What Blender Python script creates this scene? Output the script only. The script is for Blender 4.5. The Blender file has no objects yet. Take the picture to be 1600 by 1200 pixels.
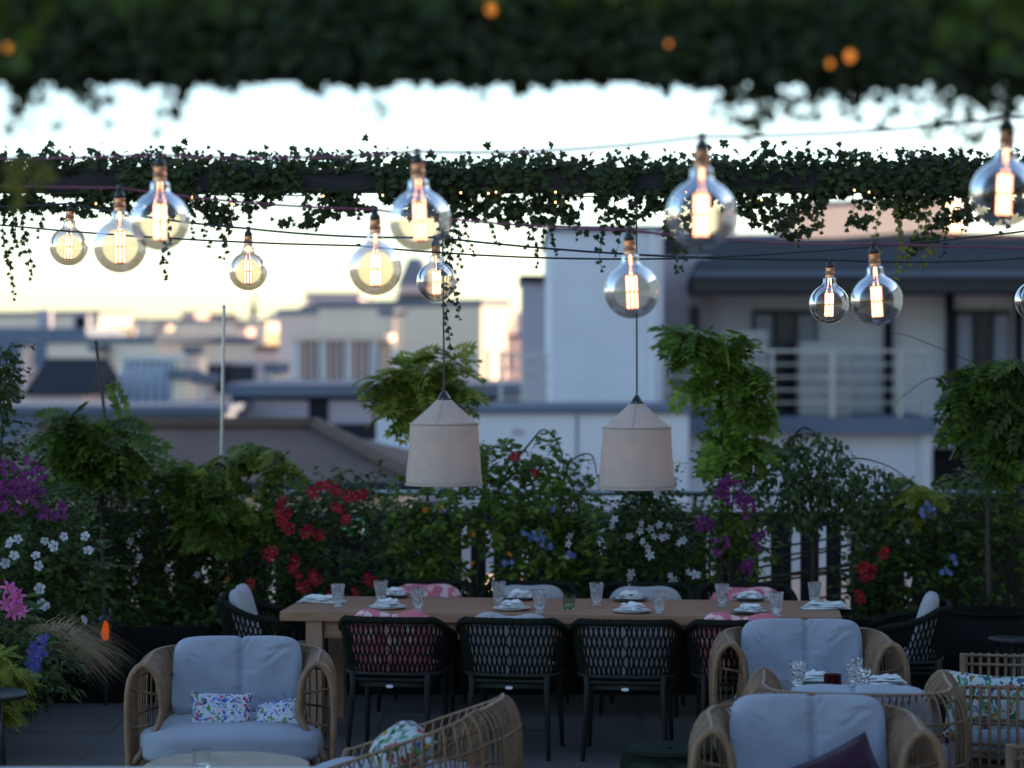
import bpy, math, random
import numpy as np
from mathutils import Vector, Matrix, Quaternion
from mathutils import noise as mnoise

# ------------------------------------------------------------------ camera, sky, sun, exposure
S = bpy.context.scene
COL = S.collection
FPX = 3778.0                      # focal length of the 85 mm lens in pixels of the 1600 px wide picture
CAM = Vector((0.0, 0.0, 2.28))
PITCH = math.atan(51 / FPX)
cam_data = bpy.data.cameras.new('camera')
cam_data.lens = 85.0
cam_data.sensor_width = 36.0
cam_data.clip_start = 0.1
cam_data.clip_end = 60000
cam_data.dof.use_dof = True
cam_data.dof.focus_distance = 12.7
cam_data.dof.aperture_fstop = 1.5
cam_data.dof.aperture_blades = 0
camera = bpy.data.objects.new('camera', cam_data)
COL.objects.link(camera)
camera.location = CAM
camera.rotation_euler = (math.pi / 2 - PITCH, 0, 0)
S.camera = camera

SUN_ELEV = math.radians(9.0)
SUN_AZ = math.radians(68.0)       # clockwise from the view direction (+Y) towards +X
world = bpy.data.worlds.new('World')
S.world = world
world.use_nodes = True
wn = world.node_tree
wn.nodes.clear()
sky = wn.nodes.new('ShaderNodeTexSky')
sky.sky_type = 'NISHITA'
sky.sun_disc = False
sky.sun_elevation = SUN_ELEV
sky.sun_rotation = SUN_AZ
sky.altitude = 60
sky.air_density = 0.8
sky.dust_density = 0.9
sky.ozone_density = 1.45
bg = wn.nodes.new('ShaderNodeBackground')
bg.inputs['Strength'].default_value = 0.15
wo = wn.nodes.new('ShaderNodeOutputWorld')
wn.links.new(sky.outputs[0], bg.inputs[0])
wn.links.new(bg.outputs[0], wo.inputs[0])

sun_data = bpy.data.lights.new('sun', 'SUN')
sun_data.energy = 4.8
sun_data.angle = math.radians(0.5)
sun_data.color = (1.0, 0.70, 0.44)
sun = bpy.data.objects.new('sun', sun_data)
COL.objects.link(sun)
sd = Vector((math.sin(SUN_AZ) * math.cos(SUN_ELEV), math.cos(SUN_AZ) * math.cos(SUN_ELEV), math.sin(SUN_ELEV)))
sun.rotation_euler = (-sd).to_track_quat('-Z', 'Y').to_euler()

S.view_settings.view_transform = 'Standard'
S.view_settings.look = 'None'
S.view_settings.gamma = 1.0
S.view_settings.exposure = 1.78
S.view_settings.use_curve_mapping = False
S.cycles.max_bounces = 10
S.cycles.transparent_max_bounces = 24
S.cycles.use_denoising = True
S.cycles.sample_clamp_indirect = 6.0

# ------------------------------------------------------------------ helpers
R = math.radians


def P(px, py, Y):
    """The point at depth Y that the photograph shows at pixel (px, py)."""
    c, s = math.cos(PITCH), math.sin(PITCH)
    a, b = (px - 800) / FPX, (600 - py) / FPX
    d = Vector((a, c + b * s, -s + b * c))
    return CAM + d * (Y / d.y)


def W(n, Y):
    return n * Y / FPX


class MB:
    def __init__(self):
        self.v, self.f, self.m = [], [], []
        self.mi = 0

    def add(self, vs, fs):
        o = len(self.v)
        self.v += [tuple(q) for q in vs]
        self.f += [tuple(i + o for i in q) for q in fs]
        self.m += [self.mi] * len(fs)
        return self

    def box(self, c, s, rz=0.0, M=None):
        hx, hy, hz = s[0] / 2, s[1] / 2, s[2] / 2
        vs = [Vector((x, y, z)) for z in (-hz, hz) for x, y in ((-hx, -hy), (hx, -hy), (hx, hy), (-hx, hy))]
        if M is None:
            M = Matrix.Rotation(rz, 3, 'Z')
        c = Vector(c)
        return self.add([M @ q + c for q in vs], [(3, 2, 1, 0), (4, 5, 6, 7), (0, 1, 5, 4), (1, 2, 6, 5), (2, 3, 7, 6), (3, 0, 4, 7)])

    def span(self, a, b):
        a, b = Vector(a), Vector(b)
        return self.box((a + b) / 2, [abs(q) for q in (b - a)])

    def tube(self, pts, r, n=6, closed=False, caps=True):
        pts = [Vector(q) for q in pts]
        k = len(pts)
        rs = r if isinstance(r, (list, tuple)) else [r] * k
        tg = []
        for i in range(k):
            a = pts[(i - 1) % k] if (closed or i > 0) else pts[i]
            b = pts[(i + 1) % k] if (closed or i < k - 1) else pts[i]
            t = b - a
            tg.append(t.normalized() if t.length > 1e-9 else Vector((0, 0, 1)))
        ref = Vector((0, 0, 1)) if abs(tg[0].z) < 0.9 else Vector((1, 0, 0))
        u = tg[0].cross(ref).normalized()
        vs = []
        for i in range(k):
            if i > 0:
                u = u - tg[i] * u.dot(tg[i])
                u = u.normalized() if u.length > 1e-6 else tg[i].orthogonal().normalized()
            w = tg[i].cross(u)
            for j in range(n):
                a = 2 * math.pi * j / n
                vs.append(pts[i] + (u * math.cos(a) + w * math.sin(a)) * rs[i])
        fs = []
        for i in range(k if closed else k - 1):
            i2 = (i + 1) % k
            for j in range(n):
                j2 = (j + 1) % n
                fs.append((i * n + j, i * n + j2, i2 * n + j2, i2 * n + j))
        if caps and not closed:
            fs.append(tuple(range(n - 1, -1, -1)))
            fs.append(tuple((k - 1) * n + j for j in range(n)))
        return self.add(vs, fs)

    def lathe(self, prof, n=24, c=(0, 0, 0), closed=False):
        c = Vector(c)
        vs, fs = [], []
        k = len(prof)
        for r, z in prof:
            for j in range(n):
                a = 2 * math.pi * j / n
                vs.append(c + Vector((r * math.cos(a), r * math.sin(a), z)))
        for i in range(k if closed else k - 1):
            i2 = (i + 1) % k
            for j in range(n):
                j2 = (j + 1) % n
                fs.append((i * n + j, i * n + j2, i2 * n + j2, i2 * n + j))
        return self.add(vs, fs)

    def poly(self, pts, th, axis):
        """A flat outline pushed along axis by th."""
        n = len(pts)
        ax = Vector(axis) * th
        a = [Vector(q) for q in pts]
        vs = a + [q + ax for q in a]
        fs = [tuple(range(n - 1, -1, -1)), tuple(range(n, 2 * n))]
        fs += [(i, (i + 1) % n, n + (i + 1) % n, n + i) for i in range(n)]
        return self.add(vs, fs)

    def mesh(self, name, mats, smooth=False):
        me = bpy.data.meshes.new(name)
        me.from_pydata(self.v, [], self.f)
        for m in (mats if isinstance(mats, (list, tuple)) else [mats]):
            me.materials.append(m)
        if any(self.m):
            me.polygons.foreach_set('material_index', self.m)
        if smooth:
            me.polygons.foreach_set('use_smooth', [True] * len(me.polygons))
        me.update()
        return me

    def build(self, name, mats, parent=None, smooth=False, bevel=0, world=False):
        if world and parent is not None:
            o, q = Vector(parent.location), parent.parent
            while q is not None:
                o, q = o + q.location, q.parent
            self.v = [(a - o.x, b - o.y, c - o.z) for a, b, c in self.v]
        return link(name, self.mesh(name, mats, smooth), parent, bevel=bevel)


def link(name, me, parent=None, loc=None, rot=None, scale=None, bevel=0):
    o = bpy.data.objects.new(name, me)
    COL.objects.link(o)
    if parent is not None:
        o.parent = parent
    if loc is not None:
        o.location = loc
    if rot is not None:
        if isinstance(rot, Quaternion):
            o.rotation_mode = 'QUATERNION'
            o.rotation_quaternion = rot
        else:
            o.rotation_euler = rot
    if scale is not None:
        o.scale = scale if isinstance(scale, (tuple, list, Vector)) else (scale,) * 3
    if bevel:
        b = o.modifiers.new('bevel', 'BEVEL')
        b.width = bevel
        b.segments = 2
        b.limit_method = 'ANGLE'
    return o


def tag(o, label=None, cat=None, group=None, kind=None):
    if label: o['label'] = label
    if cat: o['category'] = cat
    if group: o['group'] = group
    if kind: o['kind'] = kind
    return o


def thing(name, label, cat, loc=(0, 0, 0), rz=0.0, group=None):
    o = bpy.data.objects.new(name, None)
    o.empty_display_size = 0.1
    COL.objects.link(o)
    o.location = loc
    o.rotation_euler = (0, 0, rz)
    return tag(o, label, cat, group)


def copy_tree(o, parent=None):
    c = o.copy()
    COL.objects.link(c)
    if parent is not None:
        c.parent = parent
    for ch in list(o.children):
        copy_tree(ch, c)
    return c


def repeat(o, label, loc, rz=0.0):
    c = copy_tree(o)
    c.location = loc
    c.rotation_euler = (0, 0, rz)
    c['label'] = label
    return c


# ------------------------------------------------------------------ materials
def new_mat(name):
    m = bpy.data.materials.new(name)
    m.use_nodes = True
    nt = m.node_tree
    return m, nt, nt.nodes['Principled BSDF'], nt.nodes['Material Output']


def ramp(nt, stops, fac, interp='LINEAR'):
    r = nt.nodes.new('ShaderNodeValToRGB')
    r.color_ramp.interpolation = interp
    e = r.color_ramp.elements
    while len(e) < len(stops):
        e.new(0.5)
    for q, (p, c) in zip(e, stops):
        q.position = p
        q.color = (*c, 1)
    nt.links.new(fac, r.inputs[0])
    return r.outputs[0]


def tex(nt, kind, scale, **kw):
    t = nt.nodes.new(kind)
    co = nt.nodes.new('ShaderNodeTexCoord')
    nt.links.new(co.outputs['Object'], t.inputs['Vector'])
    t.inputs['Scale'].default_value = scale
    for k, v in kw.items():
        if k in t.inputs: t.inputs[k].default_value = v
        else: setattr(t, k, v)
    return t


def mat(name, c1, c2=None, scale=6.0, rough=0.7, bump=0.0, bscale=60.0, metal=0.0, stretch=None, spec=0.5, sheen=0.0):
    m, nt, b, out = new_mat(name)
    c2 = c2 or tuple(q * 0.8 for q in c1)
    t = tex(nt, 'ShaderNodeTexNoise', scale, Detail=6.0, Roughness=0.6)
    if stretch:
        mp = nt.nodes.new('ShaderNodeMapping')
        mp.inputs['Scale'].default_value = stretch
        co = [l.from_socket for l in nt.links if l.to_node == t][0]
        nt.links.new(co, mp.inputs[0])
        nt.links.new(mp.outputs[0], t.inputs['Vector'])
    nt.links.new(ramp(nt, [(0.3, c1), (0.7, c2)], t.outputs['Fac']), b.inputs['Base Color'])
    b.inputs['Roughness'].default_value = rough
    b.inputs['Metallic'].default_value = metal
    b.inputs['Specular IOR Level'].default_value = spec
    if sheen: b.inputs['Sheen Weight'].default_value = sheen
    if bump:
        t2 = tex(nt, 'ShaderNodeTexNoise', bscale, Detail=4.0)
        bp = nt.nodes.new('ShaderNodeBump')
        bp.inputs['Strength'].default_value = bump
        bp.inputs['Distance'].default_value = 0.01
        nt.links.new(t2.outputs['Fac'], bp.inputs['Height'])
        nt.links.new(bp.outputs[0], b.inputs['Normal'])
    return m


def leaf_mat(name, dark, light, trans=0.3, rough=0.45):
    m, nt, b, out = new_mat(name)
    g = nt.nodes.new('ShaderNodeNewGeometry')
    oi = nt.nodes.new('ShaderNodeObjectInfo')
    ad = nt.nodes.new('ShaderNodeMath'); ad.operation = 'ADD'
    nt.links.new(g.outputs['Random Per Island'], ad.inputs[0])
    nt.links.new(oi.outputs['Random'], ad.inputs[1])
    fr = nt.nodes.new('ShaderNodeMath'); fr.operation = 'FRACT'
    nt.links.new(ad.outputs[0], fr.inputs[0])
    t = tex(nt, 'ShaderNodeTexNoise', 3.0, Detail=3.0)
    mx = nt.nodes.new('ShaderNodeMath'); mx.operation = 'MULTIPLY_ADD'
    nt.links.new(t.outputs['Fac'], mx.inputs[0]); mx.inputs[1].default_value = 0.6
    mu = nt.nodes.new('ShaderNodeMath'); mu.operation = 'MULTIPLY'
    nt.links.new(fr.outputs[0], mu.inputs[0]); mu.inputs[1].default_value = 0.6
    nt.links.new(mu.outputs[0], mx.inputs[2])
    mid = tuple((p + q) / 2 for p, q in zip(dark, light))
    c = ramp(nt, [(0.15, dark), (0.55, mid), (0.9, light)], mx.outputs[0])
    nt.links.new(c, b.inputs['Base Color'])
    b.inputs['Roughness'].default_value = rough
    b.inputs['Specular IOR Level'].default_value = 0.22
    tr = nt.nodes.new('ShaderNodeBsdfTranslucent')
    hs = nt.nodes.new('ShaderNodeHueSaturation')
    hs.inputs['Hue'].default_value = 0.48
    hs.inputs['Value'].default_value = 1.6
    nt.links.new(c, hs.inputs['Color'])
    nt.links.new(hs.outputs[0], tr.inputs['Color'])
    ms = nt.nodes.new('ShaderNodeMixShader')
    ms.inputs[0].default_value = trans
    nt.links.new(b.outputs[0], ms.inputs[1])
    nt.links.new(tr.outputs[0], ms.inputs[2])
    nt.links.new(ms.outputs[0], out.inputs['Surface'])
    return m


def fabric(name, c1, c2, scale=5.0, weave=420.0):
    m = mat(name, c1, c2, scale=scale, rough=0.95, spec=0.15, sheen=0.25)
    nt = m.node_tree
    b = nt.nodes['Principled BSDF']
    t = tex(nt, 'ShaderNodeTexNoise', weave, Detail=2.0)
    t2 = tex(nt, 'ShaderNodeTexNoise', 9.0, Detail=5.0, Distortion=0.6)
    ad = nt.nodes.new('ShaderNodeMath'); ad.operation = 'MULTIPLY_ADD'
    nt.links.new(t.outputs['Fac'], ad.inputs[0]); ad.inputs[1].default_value = 0.25
    nt.links.new(t2.outputs['Fac'], ad.inputs[2])
    bp = nt.nodes.new('ShaderNodeBump')
    bp.inputs['Strength'].default_value = 0.85
    bp.inputs['Distance'].default_value = 0.02
    nt.links.new(ad.outputs[0], bp.inputs['Height'])
    nt.links.new(bp.outputs[0], b.inputs['Normal'])
    return m


def printed(name, ground, cols, scale=14.0, cover=0.55, stretch=(1, 1, 1)):
    """Cloth printed with leaf-like patches of several colours."""
    m, nt, b, out = new_mat(name)
    co = nt.nodes.new('ShaderNodeTexCoord')
    nz = nt.nodes.new('ShaderNodeTexNoise')
    nz.inputs['Scale'].default_value = scale * 0.9
    nz.inputs['Detail'].default_value = 3
    nt.links.new(co.outputs['Object'], nz.inputs['Vector'])
    mp = nt.nodes.new('ShaderNodeMapping')
    mp.inputs['Scale'].default_value = stretch
    vm = nt.nodes.new('ShaderNodeVectorMath'); vm.operation = 'MULTIPLY_ADD'
    nt.links.new(nz.outputs['Color'], vm.inputs[0])
    vm.inputs[1].default_value = (0.09,) * 3
    nt.links.new(co.outputs['Object'], vm.inputs[2])
    nt.links.new(vm.outputs[0], mp.inputs[0])
    vo = nt.nodes.new('ShaderNodeTexVoronoi')
    vo.inputs['Scale'].default_value = scale
    nt.links.new(mp.outputs[0], vo.inputs['Vector'])
    sp = nt.nodes.new('ShaderNodeSeparateColor')
    nt.links.new(vo.outputs['Color'], sp.inputs[0])
    n = len(cols)
    c = ramp(nt, [(i / n, q) for i, q in enumerate(cols)], sp.outputs[0], 'CONSTANT')
    lt = nt.nodes.new('ShaderNodeMath'); lt.operation = 'LESS_THAN'
    nt.links.new(vo.outputs['Distance'], lt.inputs[0]); lt.inputs[1].default_value = cover
    mx = nt.nodes.new('ShaderNodeMix'); mx.data_type = 'RGBA'
    nt.links.new(lt.outputs[0], mx.inputs[0])
    mx.inputs[6].default_value = (*ground, 1)
    nt.links.new(c, mx.inputs[7])
    nt.links.new(mx.outputs[2], b.inputs['Base Color'])
    b.inputs['Roughness'].default_value = 0.9
    b.inputs['Specular IOR Level'].default_value = 0.2
    return m


def glass_mat(name, tint=(1, 1, 1), rough=0.02, bump=0.0, bscale=30.0):
    m, nt, b, out = new_mat(name)
    b.inputs['Base Color'].default_value = (*tint, 1)
    b.inputs['Roughness'].default_value = rough
    b.inputs['IOR'].default_value = 1.48
    b.inputs['Transmission Weight'].default_value = 1.0
    if bump:
        v = tex(nt, 'ShaderNodeTexVoronoi', bscale)
        bp = nt.nodes.new('ShaderNodeBump')
        bp.inputs['Strength'].default_value = bump
        bp.inputs['Distance'].default_value = 0.01
        nt.links.new(v.outputs['Distance'], bp.inputs['Height'])
        nt.links.new(bp.outputs[0], b.inputs['Normal'])
    return m


def thin_glass(name, tint):
    """Blown bulb glass, one thin wall: clear with a smoky tint and a Fresnel reflection."""
    m, nt, b, out = new_mat(name)
    nt.nodes.remove(b)
    tr = nt.nodes.new('ShaderNodeBsdfTransparent')
    tr.inputs['Color'].default_value = (*tint, 1)
    gl = nt.nodes.new('ShaderNodeBsdfGlossy')
    gl.inputs['Roughness'].default_value = 0.015
    gl.inputs['Color'].default_value = (1, 1, 1, 1)
    lw = nt.nodes.new('ShaderNodeLayerWeight')
    lw.inputs['Blend'].default_value = 0.32
    mr = nt.nodes.new('ShaderNodeMapRange')
    mr.inputs['To Min'].default_value = 0.035
    mr.inputs['To Max'].default_value = 0.75
    nt.links.new(lw.outputs['Fresnel'], mr.inputs['Value'])
    ms = nt.nodes.new('ShaderNodeMixShader')
    nt.links.new(mr.outputs[0], ms.inputs[0])
    nt.links.new(tr.outputs[0], ms.inputs[1])
    nt.links.new(gl.outputs[0], ms.inputs[2])
    nt.links.new(ms.outputs[0], out.inputs['Surface'])
    return m


def emit(name, color, strength):
    m, nt, b, out = new_mat(name)
    nt.nodes.remove(b)
    e = nt.nodes.new('ShaderNodeEmission')
    e.inputs['Color'].default_value = (*color, 1)
    e.inputs['Strength'].default_value = strength
    nt.links.new(e.outputs[0], out.inputs['Surface'])
    return m


M = {
    'floor': mat('terrace paving', (0.11, 0.098, 0.092), (0.075, 0.068, 0.065), 1.3, 0.75, 0.25, 40),
    'black_metal': mat('black painted metal', (0.010, 0.010, 0.011), (0.016, 0.016, 0.017), 8, 0.5),
    'beam': mat('dark painted beam', (0.009, 0.008, 0.008), (0.015, 0.013, 0.013), 5, 0.75, 0.2, 30),
    'fence': mat('dark stained boards', (0.018, 0.017, 0.017), (0.03, 0.028, 0.027), 6, 0.75, 0.3, 50, stretch=(8, 8, 0.6)),
    'steel': mat('brushed steel rail', (0.45, 0.46, 0.47), (0.38, 0.39, 0.4), 9, 0.35, metal=0.9),
    'rattan': mat('rattan cane', (0.235, 0.13, 0.068), (0.12, 0.064, 0.033), 16, 0.5, 0.5, 110),
    'rattan_dark': mat('rattan binding', (0.16, 0.085, 0.043), (0.10, 0.053, 0.027), 20, 0.55, 0.4, 120),
    'grey_cloth': fabric('grey linen', (0.33, 0.36, 0.445), (0.28, 0.308, 0.385)),
    'pale_cloth': fabric('pale grey linen', (0.40, 0.39, 0.41), (0.33, 0.32, 0.35)),
    'purple_cloth': fabric('plum velvet', (0.04, 0.008, 0.03), (0.026, 0.005, 0.02)),
    'green_cloth': mat('bottle green cloth', (0.007, 0.013, 0.007), (0.011, 0.019, 0.009), 8, 0.95, 0.3, 200, spec=0.1),
    'pink_print': printed('pink blotch print', (0.52, 0.145, 0.19), [(0.62, 0.44, 0.44), (0.46, 0.11, 0.15), (0.62, 0.30, 0.33)], 13, 0.42),
    'blue_print': printed('blue floral print', (0.46, 0.48, 0.58), [(0.03, 0.06, 0.24), (0.05, 0.12, 0.36), (0.10, 0.22, 0.05), (0.02, 0.03, 0.12), (0.38, 0.03, 0.14), (0.24, 0.32, 0.55)], 34, 0.46, (1, 1, 1.7)),
    'leaf_print': printed('tropical leaf print', (0.40, 0.44, 0.45), [(0.025, 0.12, 0.05), (0.05, 0.22, 0.09), (0.34, 0.17, 0.02), (0.03, 0.08, 0.16), (0.26, 0.035, 0.03), (0.015, 0.07, 0.03), (0.10, 0.26, 0.16)], 24, 0.5, (1.8, 1, 0.8)),
    'oak': mat('oiled oak', (0.34, 0.185, 0.115), (0.23, 0.122, 0.075), 7, 0.75, 0.3, 40, stretch=(0.7, 9, 9), spec=0.15),
    'oak_leg': mat('oiled oak upright', (0.32, 0.18, 0.11), (0.22, 0.12, 0.075), 7, 0.55, 0.3, 40, stretch=(9, 9, 0.7)),
    'slab': mat('bleached wood slab', (0.34, 0.28, 0.22), (0.23, 0.18, 0.13), 9, 0.65, 0.3, 30),
    'rope': mat('dark olive rope', (0.009, 0.010, 0.008), (0.015, 0.017, 0.013), 40, 0.9, 0.6, 200, spec=0.12),
    'chair_metal': mat('dark olive metal', (0.018, 0.020, 0.018), (0.025, 0.028, 0.025), 8, 0.6, spec=0.2),
    'white_tag': mat('white enamel', (0.7, 0.7, 0.72), (0.65, 0.65, 0.67), 8, 0.3),
    'porcelain': mat('white porcelain', (0.62, 0.63, 0.65), (0.6, 0.61, 0.63), 8, 0.2),
    'dark_plate': mat('slate stoneware', (0.09, 0.09, 0.10), (0.06, 0.06, 0.07), 12, 0.4),
    'napkin': fabric('white napkin', (0.75, 0.76, 0.78), (0.70, 0.71, 0.73), 30),
    'glass': glass_mat('cut crystal', (0.97, 0.97, 1.0), 0.03, 0.9, 85),
    'green_glass': glass_mat('green votive glass', (0.55, 0.75, 0.55), 0.05),
    'red_glass': glass_mat('ruby votive glass', (0.35, 0.03, 0.07), 0.08),
    'water': glass_mat('plain glass', (0.95, 0.97, 0.97), 0.02),
    'cutlery': mat('steel cutlery', (0.4, 0.4, 0.42), (0.35, 0.35, 0.36), 8, 0.25, metal=1.0),
    'bulb_glass': thin_glass('smoky bulb glass', (0.88, 0.785, 0.67)),
    'stem_glass': thin_glass('inner bulb stem', (0.93, 0.88, 0.80)),
    'filament': emit('glowing filament', (1.0, 0.46, 0.31), 3.4),
    'brass': mat('brass cap', (0.85, 0.48, 0.28), (0.7, 0.38, 0.2), 20, 0.3, metal=1.0),
    'socket': mat('black bakelite', (0.014, 0.013, 0.013), (0.02, 0.018, 0.018), 8, 0.3),
    'holder': mat('dark copper holder', (0.62, 0.24, 0.11), (0.40, 0.15, 0.07), 30, 0.2, metal=1.0),
    'cable': mat('black flex', (0.02, 0.02, 0.022), (0.03, 0.03, 0.03), 8, 0.5),
    'red_cable': mat('dusky red flex', (0.22, 0.05, 0.09), (0.16, 0.04, 0.07), 8, 0.5),
    'shade': mat('natural linen shade', (0.68, 0.575, 0.51), (0.60, 0.51, 0.455), 14, 0.9, 0.35, 260, spec=0.2),
    'shade_trim': mat('linen binding', (0.52, 0.39, 0.34), (0.44, 0.33, 0.29), 30, 0.9, 0.3, 200, spec=0.2),
    'fairy': emit('warm fairy light', (1.0, 0.5, 0.16), 2.6),
    'fairy_soft': emit('amber fairy light', (1.0, 0.32, 0.06), 0.30),
    'ember': emit('amber lantern flame', (1.0, 0.16, 0.02), 0.11),
    'bark': mat('grey brown bark', (0.06, 0.045, 0.035), (0.035, 0.026, 0.02), 14, 0.9, 0.8, 60, stretch=(3, 3, 0.5)),
    'stem': mat('green brown stem', (0.05, 0.05, 0.025), (0.03, 0.03, 0.016), 12, 0.8),
    'planter': mat('black planter', (0.006, 0.006, 0.006), (0.01, 0.01, 0.01), 4, 0.85, 0.2, 40, spec=0.1),
    'soil': mat('potting soil', (0.02, 0.015, 0.012), (0.03, 0.022, 0.016), 30, 0.95, 0.8, 60),
    'white_top': mat('pale stone top', (0.40, 0.41, 0.42), (0.35, 0.36, 0.37), 4, 0.5),
    'sign_green': emit('backlit sign green', (0.02, 0.42, 0.16), 0.10),
    'sign_white': emit('backlit sign white', (0.85, 0.95, 0.9), 0.10),
    # leaves
    'ivy': leaf_mat('ivy leaf', (0.009, 0.014, 0.004), (0.045, 0.060, 0.014), 0.18),
    'ivy_sun': leaf_mat('sun tinted ivy leaf', (0.09, 0.10, 0.02), (0.20, 0.20, 0.035), 0.35),  # warm sunlight put into the leaf colour
    'deep': leaf_mat('deep green leaf', (0.013, 0.027, 0.005), (0.056, 0.092, 0.015), 0.25),
    'mid': leaf_mat('mid green leaf', (0.026, 0.056, 0.008), (0.105, 0.158, 0.020), 0.3),
    'fresh': leaf_mat('fresh wisteria leaf', (0.055, 0.12, 0.015), (0.20, 0.30, 0.04), 0.38),
    'yellowish': leaf_mat('yellow green leaf', (0.10, 0.15, 0.02), (0.28, 0.30, 0.05), 0.4),
    'silver': leaf_mat('grey green leaf', (0.022, 0.044, 0.014), (0.075, 0.11, 0.035), 0.22),
    'straw': leaf_mat('dry grass blade', (0.24, 0.19, 0.11), (0.44, 0.35, 0.22), 0.3),
    'pet_red': leaf_mat('red petal', (0.17, 0.005, 0.009), (0.38, 0.015, 0.024), 0.25),
    'pet_white': leaf_mat('white petal', (0.38, 0.37, 0.42), (0.54, 0.53, 0.57), 0.3),
    'pet_purple': leaf_mat('purple bract', (0.075, 0.008, 0.07), (0.20, 0.032, 0.165), 0.35),
    'pet_pink': leaf_mat('pink petal', (0.46, 0.08, 0.27), (0.60, 0.17, 0.38), 0.3),
    'pet_blue': leaf_mat('blue petal', (0.10, 0.12, 0.36), (0.19, 0.22, 0.50), 0.3),
    'pet_violet': leaf_mat('violet petal', (0.06, 0.05, 0.22), (0.11, 0.09, 0.34), 0.3),
    'pet_orange': leaf_mat('orange petal', (0.6, 0.16, 0.01), (0.75, 0.28, 0.02), 0.3),
    'pistil': mat('yellow pistil', (0.55, 0.4, 0.06), (0.5, 0.35, 0.04), 30, 0.7),
    # town
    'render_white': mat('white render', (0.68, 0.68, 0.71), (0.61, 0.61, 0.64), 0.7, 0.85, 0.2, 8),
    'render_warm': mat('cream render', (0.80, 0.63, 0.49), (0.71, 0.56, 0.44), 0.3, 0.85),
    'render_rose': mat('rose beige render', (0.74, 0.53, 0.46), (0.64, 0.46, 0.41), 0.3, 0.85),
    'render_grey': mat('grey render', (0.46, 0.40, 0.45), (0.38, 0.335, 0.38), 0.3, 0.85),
    'zinc': mat('blue grey zinc', (0.14, 0.165, 0.22), (0.10, 0.12, 0.165), 0.5, 0.75, spec=0.2),
    'zinc_dark': mat('dark zinc', (0.028, 0.031, 0.042), (0.020, 0.022, 0.030), 0.5, 0.8, spec=0.08),
    'tile_roof': mat('brown roof tile', (0.12, 0.068, 0.048), (0.075, 0.044, 0.033), 2, 0.85),
    'window': mat('dark window glass', (0.03, 0.035, 0.045), (0.02, 0.024, 0.032), 1, 0.12),
    'pane_sky': mat('window pane with painted sky', (0.22, 0.25, 0.31), (0.17, 0.20, 0.25), 2, 0.3),  # sky reflection put into the pane colour
    'frame_white': mat('white window frame', (0.6, 0.6, 0.6), (0.55, 0.55, 0.56), 2, 0.5),
    'ac': mat('cream cabinet metal', (0.36, 0.335, 0.31), (0.31, 0.29, 0.27), 2, 0.5),
    'ground': mat('city ground', (0.11, 0.11, 0.11), (0.16, 0.15, 0.14), 0.02, 0.9),
    'far_hill': mat('wooded hill', (0.05, 0.06, 0.05), (0.075, 0.085, 0.07), 0.004, 0.95),
}

def glow_coat(name, color, strength, clear):
    m, nt, b, out = new_mat(name)
    nt.nodes.remove(b)
    tr = nt.nodes.new('ShaderNodeBsdfTransparent')
    e = nt.nodes.new('ShaderNodeEmission')
    e.inputs['Color'].default_value = (*color, 1)
    e.inputs['Strength'].default_value = strength
    ms = nt.nodes.new('ShaderNodeMixShader')
    ms.inputs[0].default_value = 1 - clear
    nt.links.new(tr.outputs[0], ms.inputs[1]); nt.links.new(e.outputs[0], ms.inputs[2])
    nt.links.new(ms.outputs[0], out.inputs['Surface'])
    return m


M['halo'] = glow_coat('orange phosphor coat of a filament', (1.0, 0.24, 0.09), 0.30, 0.7)  # clear glowing shell added to imitate the orange glow round filaments


def let_through(m, amount):
    nt = m.node_tree
    b = nt.nodes['Principled BSDF']
    tr = nt.nodes.new('ShaderNodeBsdfTranslucent')
    nt.links.new([l.from_socket for l in nt.links if l.to_socket == b.inputs['Base Color']][0], tr.inputs['Color'])
    ms = nt.nodes.new('ShaderNodeMixShader')
    ms.inputs[0].default_value = amount
    nt.links.new(b.outputs[0], ms.inputs[1]); nt.links.new(tr.outputs[0], ms.inputs[2])
    nt.links.new(ms.outputs[0], nt.nodes['Material Output'].inputs['Surface'])


let_through(M['shade'], 0.35)
M['added_warm_bulb'] = emit('added shade warming bulb', (1.0, 0.60, 0.36), 7.0)  # unseen lit bulb added to warm the linen from inside

# ------------------------------------------------------------------ leaves
NP = np.array


def _tpl(outline, centre):
    vs = [centre] + outline
    n = len(outline)
    return NP(vs, float), [(0, 1 + i, 1 + (i + 1) % n) for i in range(n)]


TPL = {
    'ivy': _tpl([(0, 0, 0), (.30, -.10, -.04), (.50, .16, -.06), (.30, .30, 0), (.40, .60, -.05), (.15, .62, 0), (0, 1, -.08),
                 (-.15, .62, 0), (-.40, .60, -.05), (-.30, .30, 0), (-.50, .16, -.06), (-.30, -.10, -.04)], (0, .33, .05)),
    'ovate': _tpl([(0, 0, 0), (.26, .26, .05), (.30, .5, .05), (.16, .8, .01), (0, 1, -.08), (-.16, .8, .01), (-.30, .5, .05), (-.26, .26, .05)], (0, .48, -.03)),
    'narrow': (NP([(0, 0, 0), (.13, .4, .03), (0, 1, -.1), (-.13, .4, .03), (0, .45, -.03)], float), [(0, 1, 4), (1, 2, 4), (2, 3, 4), (3, 0, 4)]),
}


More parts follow.
